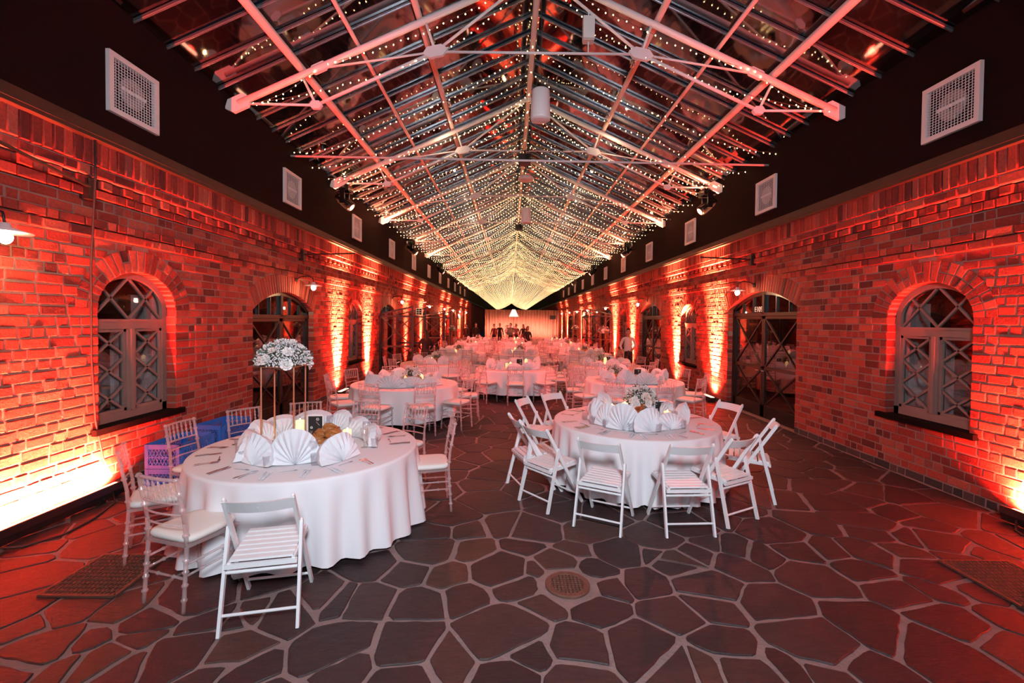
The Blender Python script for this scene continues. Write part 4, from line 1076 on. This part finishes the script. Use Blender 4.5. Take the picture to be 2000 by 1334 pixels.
def flower_stand(x, y, z0, h, lab, grp, nr, nb, seed, sc_=1.0):
    t = empty('flower_stand', (x, y, z0), label=lab, cat='flower stand', group=grp); a = .16
    for i in (-1, 1):
        for j in (-1, 1):
            f = MB(); f.tube([(i * a, j * a * .8, 0), (i * a, j * a * .8, h)], .0075, 6); f.build('rod', 'brass', t)
    for z in (.004, h):
        f = MB()
        for p, q in (((-a, -a * .8), (a, -a * .8)), ((a, -a * .8), (a, a * .8)), ((a, a * .8), (-a, a * .8)), ((-a, a * .8), (-a, -a * .8))): f.tube([(*p, z), (*q, z)], .007, 6)
        f.build('ring_frame', 'brass', t)
    f = MB(); f.box((0, 0, h + .006), (2 * a + .04, 1.6 * a + .04, .01)); f.build('top_plate', 'brass', t)
    bouquet(t, (0, 0, h + .01), .26 * sc_, .25 * sc_, nr, nb, seed)
    return t
def flower_bowl(x, y, lab, seed, nr=14, nb=150, rx=.17, rz=.2, foot=.16):
    t = empty('flower_bowl', (x, y, TT), label=lab, cat='flowers', group='flower bowls on the tables')
    f = MB(); f.lathe([(.06, 0), (.062, .012), (.02, .03), (.02, foot * .5), (.05, foot * .6), (.125, foot), (.13, foot + .02), (.11, foot), (0, foot * .7)], 20); f.build('bowl', 'copper', t, True)
    bouquet(t, (0, 0, foot), rx, rz, nr, nb, seed); return t
def bread_m(kind):
    f = MB()
    if kind == 0:
        f.blob((0, 0, .035), .055, 12, 8, (1.15, .85, .72), .03)
        for k in (-1, 0, 1): f.tube([(-.05 + .02 * k, -.03, .05), (k * .03, 0, .083), (.05 + .0 * k, .03, .052)], [.012, .017, .012], 7)
    else:
        pts = [(.075 * math.cos(a), .06 * math.sin(a), .028 + .012 * math.sin(2 * a)) for a in [(-.35 + 1.7 * i / 12) * PI for i in range(13)]]
        f.tube(pts, [.010 + .020 * math.sin(PI * i / 12) for i in range(13)], 8); f.tube([(-.05, -.04, .03), (0, .0, .05), (.05, .03, .03)], [.012, .018, .012], 7)
    return f.build('bread_roll' if kind == 0 else 'pretzel_roll', 'bread' if kind == 0 else 'bread_dark', None, True)
BREAD = [bread_m(0), bread_m(1)]
def basket(x, y, rz, lab):
    t = empty('bread_basket', (x, y, TT), rz, lab, 'basket', 'black bread baskets'); f = MB(); w_, d_, h = .26, .16, .085
    for c, d in (((0, -d_ / 2, h / 2), (w_, .008, h)), ((0, d_ / 2, h / 2), (w_, .008, h)), ((-w_ / 2, 0, h / 2), (.008, d_, h)), ((w_ / 2, 0, h / 2), (.008, d_, h)), ((0, 0, .004), (w_, d_, .008))): f.box(c, d)
    f.build('fabric_sides', 'dark_cloth', t)
    f = MB()
    for i in (-1, 1):
        for j in (-1, 1): f.tube([(i * w_ / 2, j * d_ / 2, 0), (i * w_ / 2 * 1.04, j * d_ / 2 * 1.05, h * 1.08)], .008, 6)
    f.build('corner_fold', 'dark_cloth', t)
def table_sign(x, y, rz, lab, h=.2):
    t = empty('table_sign', (x, y, TT), rz, lab, 'table sign', 'framed table signs'); w_ = h * .72
    f = MB(); f.box((0, 0, h / 2 + .005), (w_ - .02, .008, h - .02)); f.build('dark_card', 'dark_cloth', t)
    f = MB()
    for c, d in (((0, 0, .01), (w_, .02, .018)), ((0, 0, h), (w_, .014, .014)), ((-w_ / 2, 0, h / 2), (.014, .014, h)), ((w_ / 2, 0, h / 2), (.014, .014, h))): f.box(c, d)
    f.build('frame', 'white_paint', t)
    f = MB()
    for cx, cz, r in ((.025, h * .82, .014), (-.04, h * .42, .012)):
        f.tube([(cx + r * math.cos(2 * PI * k / 12), -.0055, cz + r * math.sin(2 * PI * k / 12)) for k in range(13)], .0022, 5)
        f.tube([(cx - r * .3, -.0055, cz - r * .4), (cx - r * .3, -.0055, cz + r * .2), (cx + r * .3, -.0055, cz + r * .2), (cx + r * .3, -.0055, cz - r * .4)], .0018, 5)
    f.tube([(.01, -.0055, h * .7), (.045, -.0055, h * .52)], .0016, 5)
    f.build('print', 'print_white', t)

PLACED = []
def free(x, y, d=.44):
    if any((x - p[0]) ** 2 + (y - p[1]) ** 2 < d * d for p in PLACED): return False
    PLACED.append((x, y)); return True
def pol(c, r, a): return (c[0] + r * math.cos(R(a)), c[1] + r * math.sin(R(a)))
SPOTS = {0: ((-.06, .0), (.08, .0))}
def settings(c, angs, seed, lab_n, lab_c, detail=2, r0=.60, special=None):
    rg = random.Random(seed)
    for i, a in enumerate(angs):
        x, y = pol(c, r0 + rg.uniform(-.05, .05), a); rz = R(a) + PI / 2 + rg.uniform(-.45, .45); s = rg.uniform(.9, 1.12) * (1 if detail else .9)
        place(NAP[rg.randrange(3)], (x, y, TT - .001), rz + PI if False else rz, (special or {}).get(i, 'white fan napkin at ' + clock(a) + ' on ' + lab_c), 'napkin', 'fan napkins on ' + lab_c, (s * rg.uniform(.9, 1.08), s, s * rg.uniform(.85, 1.1)))
        if detail == 0: continue
        u_ = Vector((math.cos(R(a)), math.sin(R(a)), 0)); v_ = Vector((-u_.y, u_.x, 0)); cc = Vector((c[0], c[1], TT))
        for k in range(detail):
            for src, sg, nm in ((FORK, 1, 'fork'), (KNIFE, -1, 'knife')):
                p = cc + u_ * (.87 + rg.uniform(-.012, .012)) + v_ * sg * (.135 + .034 * k + rg.uniform(-.004, .004))
                place(src, p, R(a) + PI / 2 + rg.uniform(-.07, .07), ('inner' if k == 0 else 'outer') + ' steel %s at ' % nm + clock(a) + ' on ' + lab_c, nm, 'steel cutlery on ' + lab_c)
        if detail == 2:
            p = cc + u_ * (.78) + v_ * rg.uniform(-.03, .03); place(SPOON, p, R(a) + rg.uniform(-.2, .2), 'small steel spoon at ' + clock(a) + ' on ' + lab_c, 'spoon', 'dessert spoons on ' + lab_c)
        if detail:
            p = cc + u_ * .52 + v_ * -.19; place(WINE, p, 0, 'clear stemmed wine glass at ' + clock(a) + ' on ' + lab_c, 'wine glass', 'wine glasses on ' + lab_c)
            p = cc + u_ * .62 + v_ * -.215; place(TUMB, p, 0, 'clear water tumbler at ' + clock(a) + ' on ' + lab_c, 'water glass', 'water glasses on ' + lab_c)
def chairs(c, lst, label, grp, src, r=1.47):
    for i, e in enumerate(lst):
        a, rr_, lb = (e, r, label % clock(e) if '%s' in label else label) if not isinstance(e, tuple) else (e[0], e[1], e[2] if len(e) > 2 else label)
        x, y = pol(c, rr_ - .21, a)
        if not free(x, y): continue
        o = dup(src, (x, y, 0), R(a) + PI / 2 + random.uniform(-.06, .06), lb, grp); o['category'] = 'chair'
def centre(c, seed, lab, n=3, flowers=True, sign=True, grp=''):
    rg = random.Random(seed)
    for k in range(n):
        a = rg.uniform(0, 360); x, y = pol(c, .22 + .05 * k, a + 120 * k); o = dup(CAND[rg.randrange(3)], (x, y, TT), 0, ORD[k] + ' glowing ivory pillar candle on ' + lab, 'pillar candles on ' + lab); o['category'] = 'candle'

# --- table one: the large one with the tall flower stand
T1 = (-2.02, 4.62); T2 = (1.66, 6.0)
n1 = 'the tall flower table'; n2 = 'the folding chair table'
dup(TAB, (*T1, 0), 0, 'round table under the white cloth with the tall flower stand', 'round tables')['category'] = 'table'
cloth(*T1, 3, 'long white cloth on the table with the tall flower stand', 23, .03)
chairs(T1, [(283.4, 1.66)], 'white slatted folding chair standing alone before the tall flower table', 'white folding chairs', FOLD)
chairs(T1, [(254.5, 1.47, 'clear acrylic chair directly beside the lone white folding chair'), (211, 1.42, 'clear acrylic chair with its back glowing yellow in front of the light bar'), (172, 1.42, 'clear acrylic chair in front of the stacked blue crates'),
            (143, 1.45, 'clear acrylic chair in front of the crate lying on its side'), (116, 1.45, 'clear acrylic chair behind the framed table sign'), (87, 1.47, 'clear acrylic chair behind the two tallest napkins'),
            (57, 1.46, 'clear acrylic chair whose beaded back shows over the cloth by the aisle'), (17, 1.40, 'clear acrylic chair turned sideways on the aisle side of the flower table')], '', 'clear chairs at the tall flower table', CHAIR)
settings(T1, [281, 250, 212, 176, 142, 112, 82, 50, 18, 316], 21, 'white fan folded napkin on ' + n1, n1, 2, .60,
         {0: 'white fan napkin straight ahead of the lone folding chair', 9: 'white fan napkin right of the glass carafe', 1: 'white fan napkin left of the folding chair, before the rods'})
flower_stand(-2.28, 4.60, TT, .82, 'tall brass rod stand topped with a dome of white roses', 'brass flower stands', 24, 1500, 4)
for (x, y, k, lb) in ((-2.20, 4.78, 0, 'tallest ivory pillar candle beside the framed sign on the flower table'), (-2.22, 4.42, 1, 'short glowing candle at the foot of the brass rods'), (-1.66, 4.66, 2, 'glowing candle at the aisle end of the bread rolls')):
    dup(CAND[k], (x, y, TT), 0, lb, 'pillar candles on ' + n1)['category'] = 'candle'
carafe(-1.93, 4.36, 'clear glass carafe in front of the bread rolls')
f = MB(); f.lathe([(0, .004), (.10, .004), (.14, .016), (.135, .02), (.1, .01), (0, .01)], 28); o = f.build('bread_plate', 'white_paint', None, True); o.location = (-1.88, 4.74, TT); tag(o, 'white plate piled with plaited bread rolls', 'plate')
rb = random.Random(8); k = 0
for lay, n, r in ((0, 6, .105), (0, 1, 0), (1, 4, .065), (2, 1, .0)):
    for i in range(n):
        a = 2 * PI * i / max(n, 1) + lay * .5
        place(BREAD[0], (-1.88 + r * math.cos(a) * 1.2, 4.74 + r * math.sin(a), TT + .014 + lay * .052), rb.uniform(0, 6), 'golden plaited bread roll in the pile by the carafe', 'bread', 'bread rolls by the carafe', (1, 1, 1)); k += 1
place(BREAD[0], (-2.08, 4.55, TT), .4, 'golden bread roll lying apart between candles and carafe', 'bread', None, (1.1, 1.1, 1.1)); place(BREAD[0], (-2.05, 4.68, TT), 1.4, 'golden bread roll lying behind the carafe', 'bread', None)
table_sign(-2.14, 5.02, .1, 'black table sign in a white frame behind the brass rods', .23)
# --- table two: folding chairs
dup(TAB, (*T2, 0), 0, 'round table under the white cloth ringed by folding chairs', 'round tables')['category'] = 'table'
cloth(*T2, 9, 'white pleated cloth on the table ringed by folding chairs', 27, .03)
chairs(T2, [(244, 1.72, 'white folding chair seen from behind, before the black bread basket'), (273, 1.64, 'white folding chair seen squarely from behind beside the pleated cloth'), (298, 1.52, 'white folding chair partly behind the squarely seen one, toward the wall'),
            (335, 1.56, 'white folding chair seen side on by the open floor'), (198, 1.62, 'white folding chair at the aisle, outermost of the overlapping pair'), (216, 1.66, 'white folding chair at the aisle with its slatted seat showing'),
            (151, 1.62, 'white folding chair at the aisle with an empty view under its backrest'), (126, 1.60, 'white folding chair whose backrest touches the far table edge'), (21, 1.62, 'white folding chair nearest the door marked E109')], '', 'white folding chairs', FOLD)
settings(T2, [243, 271, 299, 335, 200, 222, 152, 125, 20, 60], 33, 'white fan folded napkin on ' + n2, n2, 2, .60, {1: 'upright white napkin in front of the black bread basket'})
flower_bowl(1.86, 6.42, 'white rose bouquet in a copper bowl on the folding chair table', 12, 36, 650, .23, .25, .15)
basket(1.70, 5.80, .1, 'black fabric bread basket on the folding chair table')
for (x, y, z, a, lb) in ((1.66, 5.80, .075, .3, 'dark pretzel roll in the black basket'), (1.75, 5.82, .08, 2.0, 'dark pretzel roll in the black basket'), (1.70, 5.83, .12, 1.0, 'dark pretzel roll in the black basket'), (1.55, 6.05, .0, 2.4, 'dark pretzel roll beside the short candle'), (1.60, 6.08, .05, .9, 'dark pretzel roll beside the short candle')):
    place(BREAD[1], (x, y, TT + z), a, lb, 'bread', 'pretzel rolls', (1.15, 1.15, 1.2))
for (x, y, k, lb) in ((1.40, 6.16, 2, 'glowing candle between the carafe and the pretzel rolls'), (1.62, 6.34, 2, 'glowing candle half behind the pretzel rolls'), (2.02, 5.78, 2, 'glowing candle beside the tall carafe, wall side')):
    dup(CAND[k], (x, y, TT), 0, lb, 'pillar candles on ' + n2)['category'] = 'candle'
carafe(1.26, 6.2, 'clear carafe on the aisle side of the folding chair table'); carafe(2.0, 5.55, 'clear carafe on the wall side of the folding chair table')
table_sign(2.10, 6.30, -.2, 'small dark sign standing behind the rose bouquet', .2)
# --- the other tables
near_t = [((-2.12, 9.25), 'the second crate-side table'), ((.15, 12.4), 'the first mid-hall table'), ((2.75, 10.05), 'the second waiter-side table'), ((-2.2, 13.7), 'the third crate-side table'), ((2.82, 13.5), 'the third waiter-side table')]
far_t = [((-2.0, 17.9), 'the fourth crate-side table'), ((.4, 17.7), 'the second mid-hall table'), ((3.0, 18.2), 'the fourth waiter-side table'), ((-2.0, 22.6), 'the fifth crate-side table'),
         ((.35, 23.0), 'the third mid-hall table'), ((2.9, 23.0), 'the fifth waiter-side table'), ((-1.9, 27.6), 'the sixth crate-side table'), ((.3, 28.2), 'the fourth mid-hall table'), ((2.8, 28.0), 'the sixth waiter-side table')]
for i, (c, nm) in enumerate(near_t):
    dup(TAB, (*c, 0), .3 * i, 'round table under the white cloth, ' + nm[4:], 'round tables')['category'] = 'table'
    cloth(*c, 40 + i, 'white cloth hanging over ' + nm, 18 + i % 3, .16 if i in (0, 1) else .12)
    off = (8, 18, 26, 10, 30)[i]
    chairs(c, [off + 36 * k for k in range(10)], 'clear acrylic chair at %s around ' + nm, 'clear chairs at ' + nm, CHAIR, 1.47)
    settings(c, [off + 36 * k for k in range(10)], 60 + i, 'white fan napkin on ' + nm, nm, 1 if i < 3 else 0, .66)
    centre(c, 80 + i, nm, 3)
    if i not in (1,): flower_bowl(c[0] + (.12, 0, -.4, .0, -.1)[i], c[1] + .1, 'white flowers in a small copper bowl on ' + nm, 90 + i, 12, 160, .19, .22, .13)
    basket(c[0] + (.3 if i != 3 else .15), c[1] - .1, .2 * i, 'black bread basket on ' + nm)
    place(BREAD[0], (c[0] + (.3 if i != 3 else .15), c[1] - .1, TT + .05), i, 'bread roll lying in the basket on ' + nm, 'bread', 'rolls in far baskets')
    if i in (1, 2, 4): table_sign(c[0] + .12, c[1] + .12, .1, 'dark table sign on ' + nm, .24)
for i, (c, nm) in enumerate(far_t):
    dup(TAB, (*c, 0), .3 * i, 'round table under the white cloth, ' + nm.replace('the ', '', 1), 'round tables')['category'] = 'table'
    cloth(*c, 140 + i, 'white cloth hanging over ' + nm, 18, .12)
    for k in range(10):
        a = 15 * i + 36 * k; x, y = pol(c, 1.25, a)
        if free(x, y): place(CHAIRF, (x, y, 0), R(a) + PI / 2, 'clear acrylic chair at ' + clock(a) + ' around ' + nm, 'chair', 'clear chairs at ' + nm)
    settings(c, [15 * i + 36 * k for k in range(10)], 160 + i, 'white fan napkin on ' + nm, nm, 0, .66)
    centre(c, 180 + i, nm, 3)
    if i not in (4, 7): flower_bowl(c[0], c[1], 'white flowers in a bowl on ' + nm, 190 + i, 9, 90, .22, .26, .15)
flower_stand(.0, 23.0, TT, .62, 'tall flower stand in the middle of the hall before the guests', 'brass flower stands', 16, 260, 71, 1.8)
flower_stand(4.35, 21.0, 0, 1.52, 'slim floor stand of pink lit flowers behind the waiter', 'brass flower stands', 12, 160, 72, 1.2)
flower_stand(4.25, 29.5, 0, 1.5, 'slim floor stand of flowers before the opened far door', 'brass flower stands', 10, 120, 73, 1.1)
flower_stand(-3.2, 25.2, 0, 1.45, 'slim floor stand of flowers beside the opened doors, blue crate side', 'brass flower stands', 10, 120, 74, 1.1)
for o in NAP + [FORK, KNIFE, SPOON, WINE, TUMB] + ROSE + BREAD + [CHAIRF]: bpy.data.objects.remove(o)
for o in CAND + [CHAIR, FOLD, TAB]: drop(o)

# ------------------------------------------------------------------ end of the hall: curtain, lampshade, loudspeaker
f = MB(); n = 260; vs = []
for i in range(n + 1):
    x = -2.75 + 8.1 * i / n
    for z in (.02, 3.18):
        for th in (0, .03): vs.append((x, 50.2 + .07 * math.sin(i * .62) + .03 * math.sin(i * .23) + th, z))
f.add(vs, [q for i in range(n) for q in ((i * 4, i * 4 + 4, i * 4 + 6, i * 4 + 2), (i * 4 + 1, i * 4 + 3, i * 4 + 7, i * 4 + 5), (i * 4 + 2, i * 4 + 6, i * 4 + 7, i * 4 + 3))])
tag(f.build('end_curtain', 'curtain', None, True), 'pink pleated curtain closing the far end of the hall', 'curtain')
f = MB(); f.box((CX, YE, 2.0), (XR - XL + .4, .2, 4.1)); f.add([(XL, YE - .12, 3.0), (XR, YE - .12, 3.0), (XR, YE - .12, 5.6), (CX, YE - .12, 7.8), (XL, YE - .12, 5.6)], [(0, 1, 2, 3, 4)])
tag(f.build('wall_back', 'brick_base', None), 'dark end wall far behind the pink curtain', 'wall', kind='structure')
for n_, x in ((1, XL), (2, XR)):
    f = MB(); f.box((x + (-.1 if n_ == 1 else .1), (YB + YE) / 2, 2), (.2, YE - YB, 4)); tag(f.build('wall_side_far' + ('_left' if n_ == 1 else '_right'), 'brick', None), 'dim brick wall continuing behind the curtain, ' + ('blue crate side' if n_ == 1 else 'waiter side'), 'wall', kind='structure')
for k, x in enumerate((-1.6, .2, 2.0, 4.0)):
    t = empty('curtain_light', (x, 47.8, 0), label=ORD[k] + ' small floor light washing the end curtain', cat='uplight', group='curtain lights'); f = MB(); f.lathe([(.09, 0), (.09, .12), (.07, .14), (0, .14)], 12); f.build('can', 'black_metal', t)
    light('spot', 'SPOT', (0, 0, .2), 1100, (1, .40, .28), t, spot_size=R(90), spot_blend=1, aim=(0, 2.4, 1.6), shadow_soft_size=.1)
t = empty('floor_lamp', (.32, 40, 0), label='standing lamp with a large white cone shade before the curtain', cat='lamp')
f = MB(); f.lathe([(.2, 0), (.2, .02), (.015, .04), (.015, 2.35), (0, 2.36)], 12); f.build('pole', 'black_metal', t)
f = MB(); f.lathe([(.14, 2.98), (.42, 2.36), (.40, 2.36), (.13, 2.96)], 20); f.build('lamp_shade', 'shade_lit', t, True)
light('shade_light', 'POINT', (0, 0, 2.6), 60, (1, .8, .6), t, shadow_soft_size=.1)
t = empty('loudspeaker_stand', (3.75, 40, 0), label='black loudspeaker on a thin pole before the curtain', cat='speaker')
f = MB(); f.box((0, 0, 2.33), (.5, .36, .34)); f.build('cabinet', 'black_metal', t)
f = MB(); f.tube([(0, 0, .1), (0, 0, 2.2)], .02, 6)
for k in range(3): f.tube([(0, 0, .55), (.35 * math.cos(k * 2.1), .35 * math.sin(k * 2.1), .01)], .014, 5)
f.build('tripod_pole', 'black_metal', t)

# ------------------------------------------------------------------ people
def person(lab, x, y, rz, h, top, legs, arms, hair='short', skirt=False, group=None, lean=0.0):
    t = empty('person', (x, y, 0), rz, lab, 'person', group)
    V = [(0, 0, .97), (0, .0, 1.12), (0, .0, 1.30), (0, -.01, 1.42), (0, 0, 1.50), (0, .01, 1.56)]; E = [(0, 1), (1, 2), (2, 3), (3, 4), (4, 5)]; S = [(.155, .11), (.145, .10), (.165, .115), (.12, .09), (.055, .055), (.055, .055)]
    def chain(root, pts, rad):
        p = root
        for q, r in zip(pts, rad): V.append(q); S.append((r, r) if not isinstance(r, tuple) else r); E.append((p, len(V) - 1)); p = len(V) - 1
        return p
    hands = []
    for s, key in ((-1, 0), (1, 1)):
        el, wr_ = arms[key]
        chain(3, [(s * .17, -.01, 1.43), (s * el[0], el[1], el[2]), (s * (el[0] + wr_[0]) / 2, (el[1] + wr_[1]) / 2, (el[2] + wr_[2]) / 2), (s * wr_[0], wr_[1], wr_[2])], [.062, .046, .042, .027])
        hands.append((Vector((s * el[0], el[1], el[2])), Vector((s * wr_[0], wr_[1], wr_[2])), s))
        chain(0, [(s * .09, 0, .88), (s * .10, .015, .50), (s * .10, -.01, .28), (s * .10, -.02, .09)], [.088, .06, .056, .04]); chain(len(V) - 1, [(s * .11, .10, .035), (s * .115, .16, .03)], [(.042, .03), (.035, .022)])
    me = bpy.data.meshes.new('body'); me.from_pydata(V, E, []); o = bpy.data.objects.new('body', me); col.objects.link(o)
    sk = o.modifiers.new('skin', 'SKIN'); 
    for i, r in enumerate(S): me.skin_vertices[0].data[i].radius = r
    me.skin_vertices[0].data[0].use_root = True
    ss = o.modifiers.new('sub', 'SUBSURF'); ss.levels = 1; ss.render_levels = 1
    dg = bpy.context.evaluated_depsgraph_get(); ev = o.evaluated_get(dg); m2 = ev.to_mesh()
    b = MB(); zs = [v.co.copy() for v in m2.vertices]; fs = [tuple(p.vertices) for p in m2.polygons]; ev.to_mesh_clear(); bpy.data.objects.remove(o)
    wz = [hh[1] for hh in hands]
    for f_ in fs:
        c = sum((zs[i] for i in f_), Vector()) / len(f_)
        k = 1
        if c.z < .99: k = 2
        if c.z < .09: k = 3
        if c.z > 1.49: k = 0
        for q in wz:
            if (c - q).length < .06: k = 0
            elif abs(c.x) > .15 and c.z > .75: k = max(k, 1) if k != 2 else 1
        b.mi.append(k); b.f.append(f_); b.tone.append(0)
    b.v = [tuple(p) for p in zs]
    # head with face
    b.cur = 0; hc = Vector((0, .02, 1.665)); n, m_ = 14, 10; vs = []
    for i in range(m_ + 1):
        ph = PI * i / m_
        for k in range(n):
            a = 2 * PI * k / n; p = Vector((.078 * math.sin(ph) * math.cos(a), .098 * math.sin(ph) * math.sin(a), -.125 * math.cos(ph)))
            if p.z < -.03: p.x *= 1 - .28 * (-p.z - .03) / .09; p.y *= 1 - .1 * (-p.z) / .12
            if p.y > .07 and abs(p.z) < .03: p.y -= .006
            vs.append(hc + p)
    b.add(vs, [(i * n + k, i * n + (k + 1) % n, (i + 1) * n + (k + 1) % n, (i + 1) * n + k) for i in range(m_) for k in range(n)])
    b.add([hc + Vector(q) for q in ((-.014, .092, -.035), (.014, .092, -.035), (0, .118, -.03), (0, .094, .02))], [(0, 1, 2), (1, 3, 2), (3, 0, 2)])
    for s in (-1, 1): b.blob(hc + Vector((s * .079, -.005, -.01)), .02, 6, 4, (.4, .8, 1.4))
    # hands: palm, four fingers, thumb
    for el, wr_, s in hands:
        d = (wr_ - el).normalized(); sd = Vector((0, 0, 1)).cross(d)
        sd = sd.normalized() if sd.length > .1 else Vector((s, 0, 0)); nn = d.cross(sd)
        b.tube([wr_ - d * .01, wr_ + d * .04, wr_ + d * .085], [.026, .036, .032], 8)
        for k, l in enumerate((.062, .075, .070, .055)):
            q = wr_ + d * .08 + sd * (k - 1.5) * .018; b.tube([q, q + d * l * .5 - nn * .004, q + d * l * .85 - nn * .018], [.010, .009, .007], 6)
        q = wr_ + d * .03 + sd * .03; b.tube([q, q + d * .035 + sd * .018, q + d * .06 + sd * .018], [.012, .010, .008], 6)
    b.build('body', ['skin', top, legs, 'black_metal'], t, True)
    f = MB()
    for s in (-1, 1): f.blob(hc + Vector((s * .03, .088, .008)), .011, 6, 4, (1.3, .5, .7)); f.box(hc + Vector((s * .03, .094, .03)), (.035, .008, .006))
    f.build('eyes', 'hair', t); f = MB(); f.box(hc + Vector((0, .090, -.068)), (.045, .010, .008)); f.build('mouth', 'red_cloth', t)
    f = MB(); vs = []; n = 14; m_ = 7
    for i in range(m_ + 1):
        ph = PI * .5 * i / m_ * 1.12
        for k in range(n):
            a = 2 * PI * k / n; low = 1.0 if math.sin(a) < .35 else .62
            p2 = ph * low; vs.append(hc + Vector((.088 * math.sin(p2) * math.cos(a), .106 * math.sin(p2) * math.sin(a) - .004, .01 + .135 * math.cos(p2))))
    f.add(vs, [(i * n + k, i * n + (k + 1) % n, (i + 1) * n + (k + 1) % n, (i + 1) * n + k) for i in range(m_) for k in range(n)])
    if hair == 'long': f.tube([hc + Vector((0, -.06, .06)), hc + Vector((0, -.095, -.05)), hc + Vector((0, -.12, -.2)), hc + Vector((0, -.12, -.38))], [.07, .085, .095, .06], 10)
    f.build('hair', 'hair', t, True)
    if skirt: f = MB(); f.lathe([(.15, 1.08), (.19, .9), (.25, .55), (.24, .54), (.18, .88), (.14, 1.06)], 18); f.build('skirt', legs, t, True)
    else: f = MB(); f.lathe([(.150, 1.0), (.156, .985), (.156, .965), (.150, .955)], 16); bl = f.build('belt', 'black_metal', t); bl.scale = (1, .75, 1)
    t.scale = (h / 1.79,) * 3
    return t
DOWN = (((.24, -.03, 1.17), (.25, .06, .93)),) * 2
FRONT = (((.26, -.02, 1.18), (.12, .20, 1.08)), ((.27, -.02, 1.18), (.22, .18, 1.02)))
t = person('waiter in a white shirt and black trousers standing by the glass door', 4.17, 16.0, PI - .1, 1.81, 'shirt', 'dark_cloth', FRONT)
person('person in black with long dark hair before the opened glass doors', -2.95, 15.95, .5, 1.68, 'dark_cloth', 'dark_cloth', FRONT, 'long', True)
pp = [(-1.15, 33, 1.75, 'red_cloth', 'dark_cloth', 'person in dark red standing before the curtain, beside one in black', 2.8), (-.75, 33.6, 1.8, 'dark_cloth', 'dark_cloth', 'person in black standing before the curtain beside one in dark red', 3.3),
      (.05, 31.5, 1.84, 'dark_cloth', 'dark_cloth', 'tall person in black behind the tall centre flowers', 3.4), (.45, 32.5, 1.78, 'red_cloth', 'dark_cloth', 'person in dark red right behind the centre flowers', 2.6),
      (1.0, 25.6, 1.72, 'dark_cloth', 'dark_cloth', 'person in black standing between the far mid-hall tables', 3.6), (1.0, 34, 1.74, 'dark_cloth', 'red_cloth', 'small person in black far before the bright curtain', 3.0),
      (-3.0, 31.5, 1.78, 'dark_cloth', 'dark_cloth', 'person in black by the far wall lamps, blue crate side', 2.4), (-2.5, 33.5, 1.8, 'dark_cloth', 'dark_cloth', 'second person in black in the group by the far wall lamps', 3.6), (-3.35, 34.5, 1.7, 'red_cloth', 'dark_cloth', 'person in dark red in the group by the far wall lamps', 1.4)]
for x, y, h, a, b_, lb, rz in pp: person(lb, x, y, rz, h, a, b_, DOWN if y > 30 else FRONT, 'long' if h < 1.75 else 'short', h < 1.75, 'guests at the far end')
